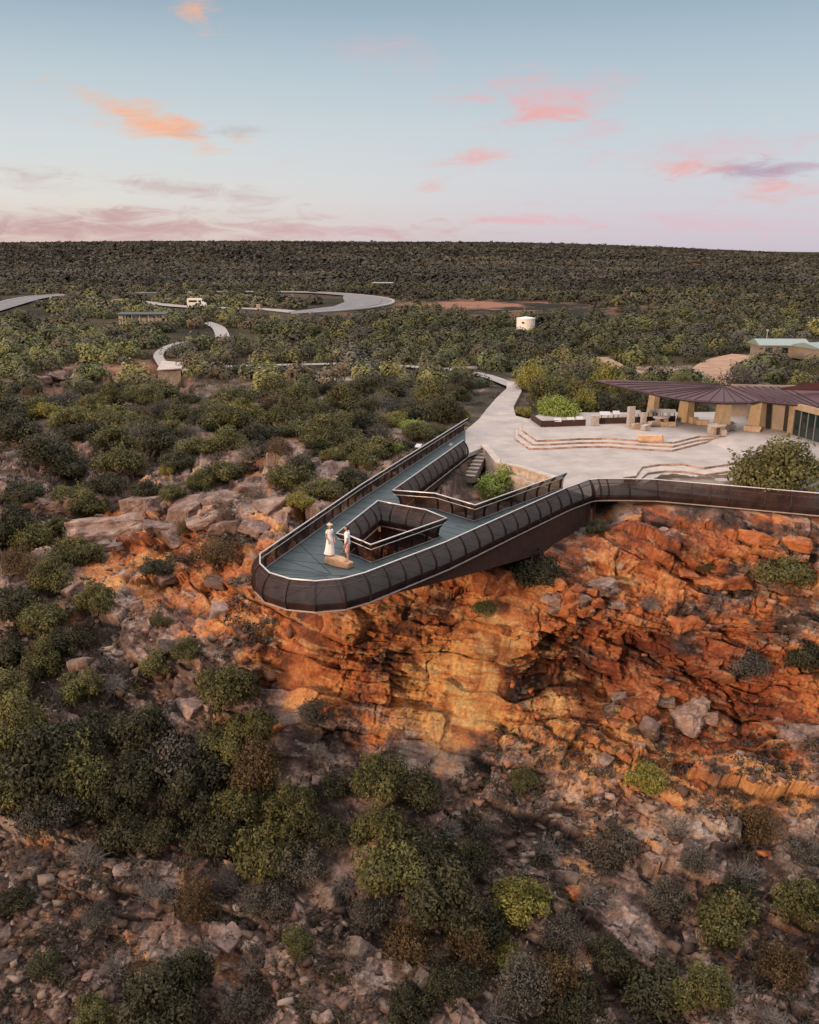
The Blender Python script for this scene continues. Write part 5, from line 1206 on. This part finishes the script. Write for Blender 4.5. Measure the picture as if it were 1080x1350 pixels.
dens = fbm(P3, .05, 3, 401) + .35 * fbm(P3, .25, 2, 405)
ok = free(pts[:, 0], pts[:, 1], 1.5) & shows_look(pts) & (dens > -.42 - .25 * (pts[:, 1] > 90)) & clear_of_buildings(pts[:, 0], pts[:, 1])
px_, py_, t_ = proj(np.column_stack([pts, np.full(len(pts), ZP)]))
edge_ = np.interp(px_, [-350, 0, 150, 300, 480, 600, 760], [560, 575, 590, 600, 612, 620, 652]); ok &= py_ < edge_ - 8
ok &= ~((np.abs(px_ - 140) < 95) & (np.abs(py_ - 495) < 15) & (rng.uniform(size=len(pts)) < .75))
pl_ = np.array([(a, c, r) for a, c, r in PLACED]); near_ = np.array([np.min(np.hypot(pl_[:, 0] - a, pl_[:, 1] - c) - pl_[:, 2] * .75) for a, c in pts]); ok &= near_ > .6
pts = pts[ok]; order = np.argsort(pts[:, 1]); pts = pts[order]
n_ind = 297 - N_SHRUB[0]; ind = [(x, y) for x, y in pts if -.50 < x / y < .50][:n_ind]; y_cut = ind[-1][1]
for x, y in ind:
    px, py, t = (float(a[0]) for a in proj(np.array([[x, y, ZP]])))
    r = random.choice([1.1, 1.4, 1.7, 1.9, 2.2]) * random.uniform(.85, 1.15)
    k = random.choices(['olive', 'dark', 'yellow', 'brown', 'grey'], [5, 4, 1.6, 1, .9])[0]
    g_, n_2, t2 = hit(px, py); z = g_.z if abs(g_.y - y) < 3 else ZP
    shrub(px, py, 2 * r / t * FPX, k, None, loc=(x, y, z - .1))
rest = pts[(pts[:, 1] > y_cut)]
# label what is alike by its place along the row
ORD = ['leftmost', 'second from left', 'third from left', 'fourth from left', 'fifth from left', 'sixth from left', 'seventh from left', 'eighth from left', 'ninth from left', 'tenth from left']
def label_bins(bins):
    for k, L_ in bins.items():
        L_.sort(key=lambda q: q[0])
        for i, (px, py, o) in enumerate(L_):
            if len(L_) == 1: o['label'] = k
            elif i == len(L_) - 1: o['label'] = 'rightmost ' + k
            elif i < len(ORD): o['label'] = ORD[i] + ' ' + k
            else: o['label'] = 'one of the ' + k.replace(' shrub ', ' shrubs ').replace(' rock ', ' rocks ')
label_bins(BINS)

# the scrub beyond: too many to count, in sheets of leaf clumps that thin with distance
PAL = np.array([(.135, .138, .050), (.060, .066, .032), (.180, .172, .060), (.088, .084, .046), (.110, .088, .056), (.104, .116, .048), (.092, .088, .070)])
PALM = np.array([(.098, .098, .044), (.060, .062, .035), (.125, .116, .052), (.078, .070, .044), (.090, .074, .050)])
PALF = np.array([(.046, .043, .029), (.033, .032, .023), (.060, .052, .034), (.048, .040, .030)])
def scrub_sheet(pts, k, rad, hgt, leaf, pal, name_list, darken=1.0):
    n = len(pts); g = rng; r = rad * g.uniform(.6, 1.35, n); hh = r * hgt * g.uniform(.75, 1.25, n)
    d = g.normal(size=(n, k, 3)); d[..., 2] = np.abs(d[..., 2]) * 1.1 - .12; d /= np.linalg.norm(d, axis=2, keepdims=True)
    ph = g.uniform(0, 6.28, (n, 1)); th = np.arctan2(d[..., 1], d[..., 0]); lob = .78 + .16 * np.sin(3 * th + ph) + .12 * np.sin(5 * th + 2 * ph + 3 * d[..., 2])
    q = lob * (1 - .45 * g.uniform(0, 1, (n, k)) ** 2)
    z0 = np.full(n, ZP); far_ = pts[:, 1] > 450; z0[far_] += hill(pts[far_, 0], pts[far_, 1])
    c = np.stack([pts[:, None, 0] + d[..., 0] * q * r[:, None], pts[:, None, 1] + d[..., 1] * q * r[:, None], z0[:, None] + .1 * hh[:, None] + d[..., 2] * q * hh[:, None] * .95], 2).reshape(-1, 3)
    nr = d.reshape(-1, 3) * 1.1 + np.array([0, 0, .2]) + g.normal(size=(n * k, 3)) * .36; nr /= np.linalg.norm(nr, axis=1, keepdims=True)
    V, F = quads(c, nr, leaf * np.repeat(r, k) * g.uniform(.6, 1.4, n * k), g.uniform(1.0, 1.7, n * k), g)
    nz_ = fbm(np.column_stack([pts, np.zeros(n)]), .012, 3, 431)
    col = pal[g.integers(0, len(pal), n)] * g.uniform(.78, 1.25, (n, 1)) * np.clip(1 + .6 * nz_, .4, 1.8)[:, None] * darken
    col = np.repeat(col, k, 0) * g.uniform(.78, 1.25, (n * k, 1))
    name_list.append((V, F, col))
def finish(parts_, name):
    o_ = 0; Vs, Fs, Cs = [], [], []
    for V, F, c in parts_: Vs.append(V); Fs.append(F + o_); Cs.append(c); o_ += len(V)
    c = np.concatenate(Cs); c = np.concatenate([np.clip(c, 0, 1), np.ones((len(c), 1))], 1)
    o = link(name, fast_mesh(name, np.concatenate(Vs), np.concatenate(Fs), MATS['scrub_leaf'], {'tint': ('FACE', c)})); return tag(o, None, None, None, 'stuff')
sheets = []
scrub_sheet(rest, 620, 2.2, .9, .055, PAL, sheets)
def shows_road(p, h):
    """false where a shrub of height h would stand in front of one of the roads the photograph shows"""
    ok = np.ones(len(p), bool); y1 = p[:, 1] * 15.2 / (15.2 - h)
    for k in ('loop', 'west', 'spur', 'lawn', 'look'):
        line = densify(ROADS[k][0], 3); hw = ROADS[k][1]
        for t in (.25, .5, .75, 1.0):
            y = p[:, 1] + (y1 - p[:, 1]) * t; x = p[:, 0] * y / p[:, 1]; ok &= ~((dline(x, y, line) < hw * 1.05) & (rng.uniform(size=len(p)) < (.96 if k != 'spur' else .6)))
    return ok
def more(y0, y1, sp, k, rad, hgt, leaf, pal, thr, dk=1.0):
    p = scatter(y0, y1, sp); P3 = np.column_stack([p, np.zeros(len(p))]); dn = fbm(P3, .03, 3, 411) + .4 * fbm(P3, .1, 2, 415)
    o = free(p[:, 0], p[:, 1], 1.6) & shows_road(p, rad * hgt * .95) & clear_of_buildings(p[:, 0], p[:, 1]) & (dn > thr)
    bx, by, bt = proj(np.column_stack([p, np.full(len(p), ZP)]))
    b = gauss(bx, by, 715, 410, 125, 11) + .9 * gauss(bx, by, 600, 402, 90, 6); o &= rng.uniform(size=len(p)) > b * 1.6
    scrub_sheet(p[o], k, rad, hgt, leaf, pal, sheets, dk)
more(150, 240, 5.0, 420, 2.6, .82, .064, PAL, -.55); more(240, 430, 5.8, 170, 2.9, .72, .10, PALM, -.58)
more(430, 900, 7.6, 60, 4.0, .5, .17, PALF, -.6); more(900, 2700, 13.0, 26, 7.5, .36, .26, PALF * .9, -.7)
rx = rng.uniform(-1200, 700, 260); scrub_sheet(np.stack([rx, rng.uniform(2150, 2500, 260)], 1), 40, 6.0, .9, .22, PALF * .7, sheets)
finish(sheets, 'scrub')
# low tufts, heath and litter between the shrubs
tuf = []
def ground_tufts(n, pxr, pyr, rad, k, pal):
    P_, ok_ = [], 0
    jx = rng.integers(np.searchsorted(COLS, pxr[0]), np.searchsorted(COLS, pxr[1]), n * 2); rr = rng.integers(0, TNR, n * 2)
    c = TG[rr, jx]; y_ = TPY[rr, jx]; o = (y_ > pyr[0]) & (y_ < pyr[1]); c = c[o]
    nz_ = fbm(c, .16, 3, 441); c = c[(nz_ > -.15) & free(c[:, 0], c[:, 1], .3)][:n]
    m = len(c); r = rad * rng.uniform(.5, 1.4, m); d = rng.normal(size=(m, k, 3)); d[..., 2] = np.abs(d[..., 2]) + .2; d /= np.linalg.norm(d, axis=2, keepdims=True)
    q = c[:, None, :] + d * (r[:, None] * rng.uniform(.3, 1.0, (m, k)))[..., None] * np.array([1, 1, .8]); q = q.reshape(-1, 3)
    nr = rng.normal(size=(m * k, 3)); nr /= np.linalg.norm(nr, axis=1, keepdims=True)
    V, F = quads(q, nr, np.repeat(r, k) * .065 * rng.uniform(.6, 1.4, m * k), rng.uniform(2.0, 5.0, m * k), rng)
    col = pal[rng.integers(0, len(pal), m)] * rng.uniform(.7, 1.3, (m, 1)); tuf.append((V, F, np.repeat(col, k, 0) * rng.uniform(.7, 1.3, (m * k, 1))))
HEATH = np.array([(.095, .082, .070), (.060, .052, .042), (.13, .112, .098), (.066, .060, .032), (.090, .068, .052)])
ground_tufts(9000, (-100, 660), (470, 660), .46, 40, HEATH); ground_tufts(4500, (-100, 1180), (960, 1480), .42, 44, HEATH * .8); ground_tufts(1800, (-100, 400), (630, 980), .50, 44, HEATH * .9)
ground_tufts(500, (400, 1180), (660, 960), .30, 22, HEATH)
finish(tuf, 'undergrowth')

# ------------------------------------------------------------------ boulders, each a thing, and the rubble between them
def rock_mesh(seed, mat, big=False):
    r_ = random.Random(seed); a, c = r_.uniform(.7, 1.3), r_.uniform(.45, .85)
    return hull(block_pts(1.0, a, c, r_, .34), 'boulder', mat, 3 if big else 2, .10 if big else .06, seed, .05)
RP = {m: [rock_mesh(50 + 13 * i + 7 * j, m, False) for j in range(9)] for i, m in enumerate(('orange_sandstone', 'pink_sandstone', 'grey_sandstone'))}
RLOOK = {'orange_sandstone': 'orange', 'pink_sandstone': 'pinkish brown', 'grey_sandstone': 'grey'}
RB = {}; N_ROCK = [0]
def rock(px, py, w, mat, label=None, own=None, rz=None, sx=1.0, sz=1.0, tilt=.25, sink=.55):
    p, nrm, t = hit(px, py); s = w / FPX * t / 1.1
    me = rock_mesh(own, mat, True) if own else random.choice(RP[mat]); o = link('boulder', me)
    o.location = p - Vector((0, 0, s * sink * .6)); o.rotation_euler = (random.uniform(-tilt, tilt) - .1, random.uniform(-tilt, tilt), random.uniform(0, 6.28) if rz is None else rz)
    o.scale = (s * sx, s * random.uniform(.75, 1.1), s * sz * random.uniform(.75, 1.15)); o['category'] = 'boulder'; o['group'] = 'loose boulders on the gorge wall'; N_ROCK[0] += 1
    if label: o['label'] = label
    else: RB.setdefault('%s %s rock %s' % ('large' if w > 40 else 'medium' if w > 22 else 'small', RLOOK[mat], where(px, py)), []).append((px, py, o))
K = [(846, 936, 40, 'orange_sandstone', 'rounded bright orange boulder in the hollow of the red face', 301, .3), (905, 948, 44, 'pink_sandstone', 'dark angular boulder right of the bright orange one', 302, .8), (150, 694, 100, 'pink_sandstone', 'huge flat topped boulder on the left ledges', 303, .15, 1.1, .55),
     (72, 668, 62, 'pink_sandstone', 'weathered boulder left of the huge flat topped one', 304, .4), (650, 764, 58, 'orange_sandstone', 'big rounded outcrop boulder under the skywalk girder', 305, .5), (352, 606, 60, 'pink_sandstone', 'low reddish outcrop boulder above the left ledges near the west arm', 306, .3, 1.2, .5),
     (748, 784, 26, 'orange_sandstone', 'topmost flat block of the fallen pile below the girder', 307, .2), (437, 1178, 30, 'grey_sandstone', 'pale squarish block lying alone on the lower slope', 308, .9), (902, 815, 44, 'orange_sandstone', 'smooth salmon boulder on the ledge right of the block pile', 309, .2),
     (1058, 960, 60, 'pink_sandstone', 'dark purple boulder at the right edge of the red face', 310, .2), (795, 775, 34, 'pink_sandstone', 'upright pinkish slab at the right end of the block pile', 311, 1.0), (760, 1175, 30, 'orange_sandstone', None, 312, .5)]
for px, py, w, m, lb, own, rz, *sc_ in K: rock(px, py, w, m, lb, own, rz, *(sc_ or (1.0, 1.0)), tilt=.1)
for px, py, w in [(735, 795, 18), (752, 800, 20), (765, 795, 18), (772, 810, 22), (745, 810, 20), (783, 800, 16), (760, 780, 18), (722, 790, 16), (790, 815, 16), (776, 785, 20), (738, 772, 18), (815, 800, 16), (730, 808, 16), (755, 815, 14),
                  (815, 925, 18), (825, 940, 16), (800, 940, 18), (870, 950, 18), (812, 955, 14), (880, 925, 24), (920, 935, 26), (935, 950, 22), (795, 915, 14), (860, 965, 22), (830, 910, 16)]:
    rock(px, py, w, random.choice(['orange_sandstone', 'pink_sandstone']), sink=.1)
for px, py, w in [(930, 760, 30), (955, 764, 30), (975, 768, 26), (905, 755, 24), (880, 700, 30), (1000, 705, 34), (1050, 712, 30), (300, 690, 36), (250, 665, 44), (340, 690, 40), (205, 690, 34), (190, 660, 40), (120, 650, 50), (280, 765, 24), (230, 700, 40), (40, 650, 40), (330, 640, 36), (240, 640, 40), (420, 600, 34), (380, 590, 40), (300, 655, 40), (360, 665, 34), (270, 690, 30)]:
    rock(px, py, w, 'orange_sandstone' if px > 860 and random.random() < .6 else 'pink_sandstone', sx=1.3, sz=.7)
for px, py, w in [(75, 492, 20), (100, 497, 16), (125, 490, 22), (150, 498, 18), (170, 492, 20), (190, 500, 22), (110, 508, 18), (85, 505, 14), (200, 508, 16), (140, 510, 14), (60, 500, 16), (175, 505, 12)]: rock(px, py, w, 'pink_sandstone', sx=1.3, sz=.7)
while N_ROCK[0] < 200:
    px, py = random.uniform(5, 1075), random.uniform(640, 1345)
    if 330 < px < 800 and py < 830 and py < 1130 - .5 * px: continue
    if px > 780 and py < 690: continue
    if px > 820 and py < 810 and random.random() < .85: continue
    org = math.exp(-((px - 640) / 290) ** 2 - ((py - 890) / 110) ** 2) + math.exp(-((px - 960) / 240) ** 2 - ((py - 900) / 150) ** 2)
    if random.random() < org * .75: continue
    rock(px, py, random.choice([11, 13, 15, 18, 22, 28]) * random.uniform(.8, 1.2), 'orange_sandstone' if random.random() < org else random.choice(['pink_sandstone', 'pink_sandstone', 'grey_sandstone']), tilt=.5)
label_bins(RB)
def rubble(n):
    g = rng; shapes = []
    for i in range(8):
        me = hull(block_pts(1, g.uniform(.4, .8), g.uniform(.22, .5), random.Random(700 + i), .4), 'tmp', 'pink_sandstone')
        me.calc_loop_triangles(); shapes.append((np.array([v.co for v in me.vertices]), np.array([t.vertices for t in me.loop_triangles]))); bpy.data.meshes.remove(me)
    jx = g.integers(np.searchsorted(COLS, -60), np.searchsorted(COLS, 1140), n * 3); rr = g.integers(40, TNR, n * 3)
    c = TG[rr, jx]; x_, y_ = TPX[rr, jx], TPY[rr, jx]; z_ = fbm(c, .2, 3, 461)
    pr = .15 + .75 * sstep(930, 1040, y_) + .5 * sstep(450, 300, x_) * sstep(620, 700, y_)
    o = (y_ > 620) & (y_ < 1470) & (g.uniform(size=len(c)) < pr * (.6 + .9 * z_)) & free(c[:, 0], c[:, 1], .3); c = c[o][:n]; x_, y_ = x_[o][:n], y_[o][:n]
    Vs, Fs, Cs, off = [], [], [], 0
    og = np.exp(-((x_ - 700) / 330) ** 2 - ((y_ - 880) / 120) ** 2)
    for i in range(len(c)):
        V, F = shapes[i % 8]; s = .16 + .42 * g.uniform() ** 2.5; a = g.uniform(0, 6.28); t = g.normal() * .5
        Rm = np.array(Matrix.Rotation(a, 3, 'Z') @ Matrix.Rotation(t, 3, 'X')); Vs.append(V * s @ Rm.T + c[i] - np.array([0, 0, s * .12])); Fs.append(F + off); off += len(V)
        b_ = np.array([(.13, .08, .064), (.19, .125, .10), (.085, .058, .05), (.28, .215, .18)][g.integers(0, 4)]) * (1 - og[i]) + np.array([.42, .15, .05]) * og[i]
        Cs.append(np.repeat((b_ * g.uniform(.6, 1.25))[None], len(F), 0))
    C_ = np.concatenate(Cs); C_ = np.concatenate([C_, np.ones((len(C_), 1))], 1)
    o = link('rubble', fast_mesh('rubble', np.concatenate(Vs), np.concatenate(Fs), MATS['scrub_leaf'], {'tint': ('FACE', C_)})); tag(o, kind='stuff')
rubble(5000)
#@@END
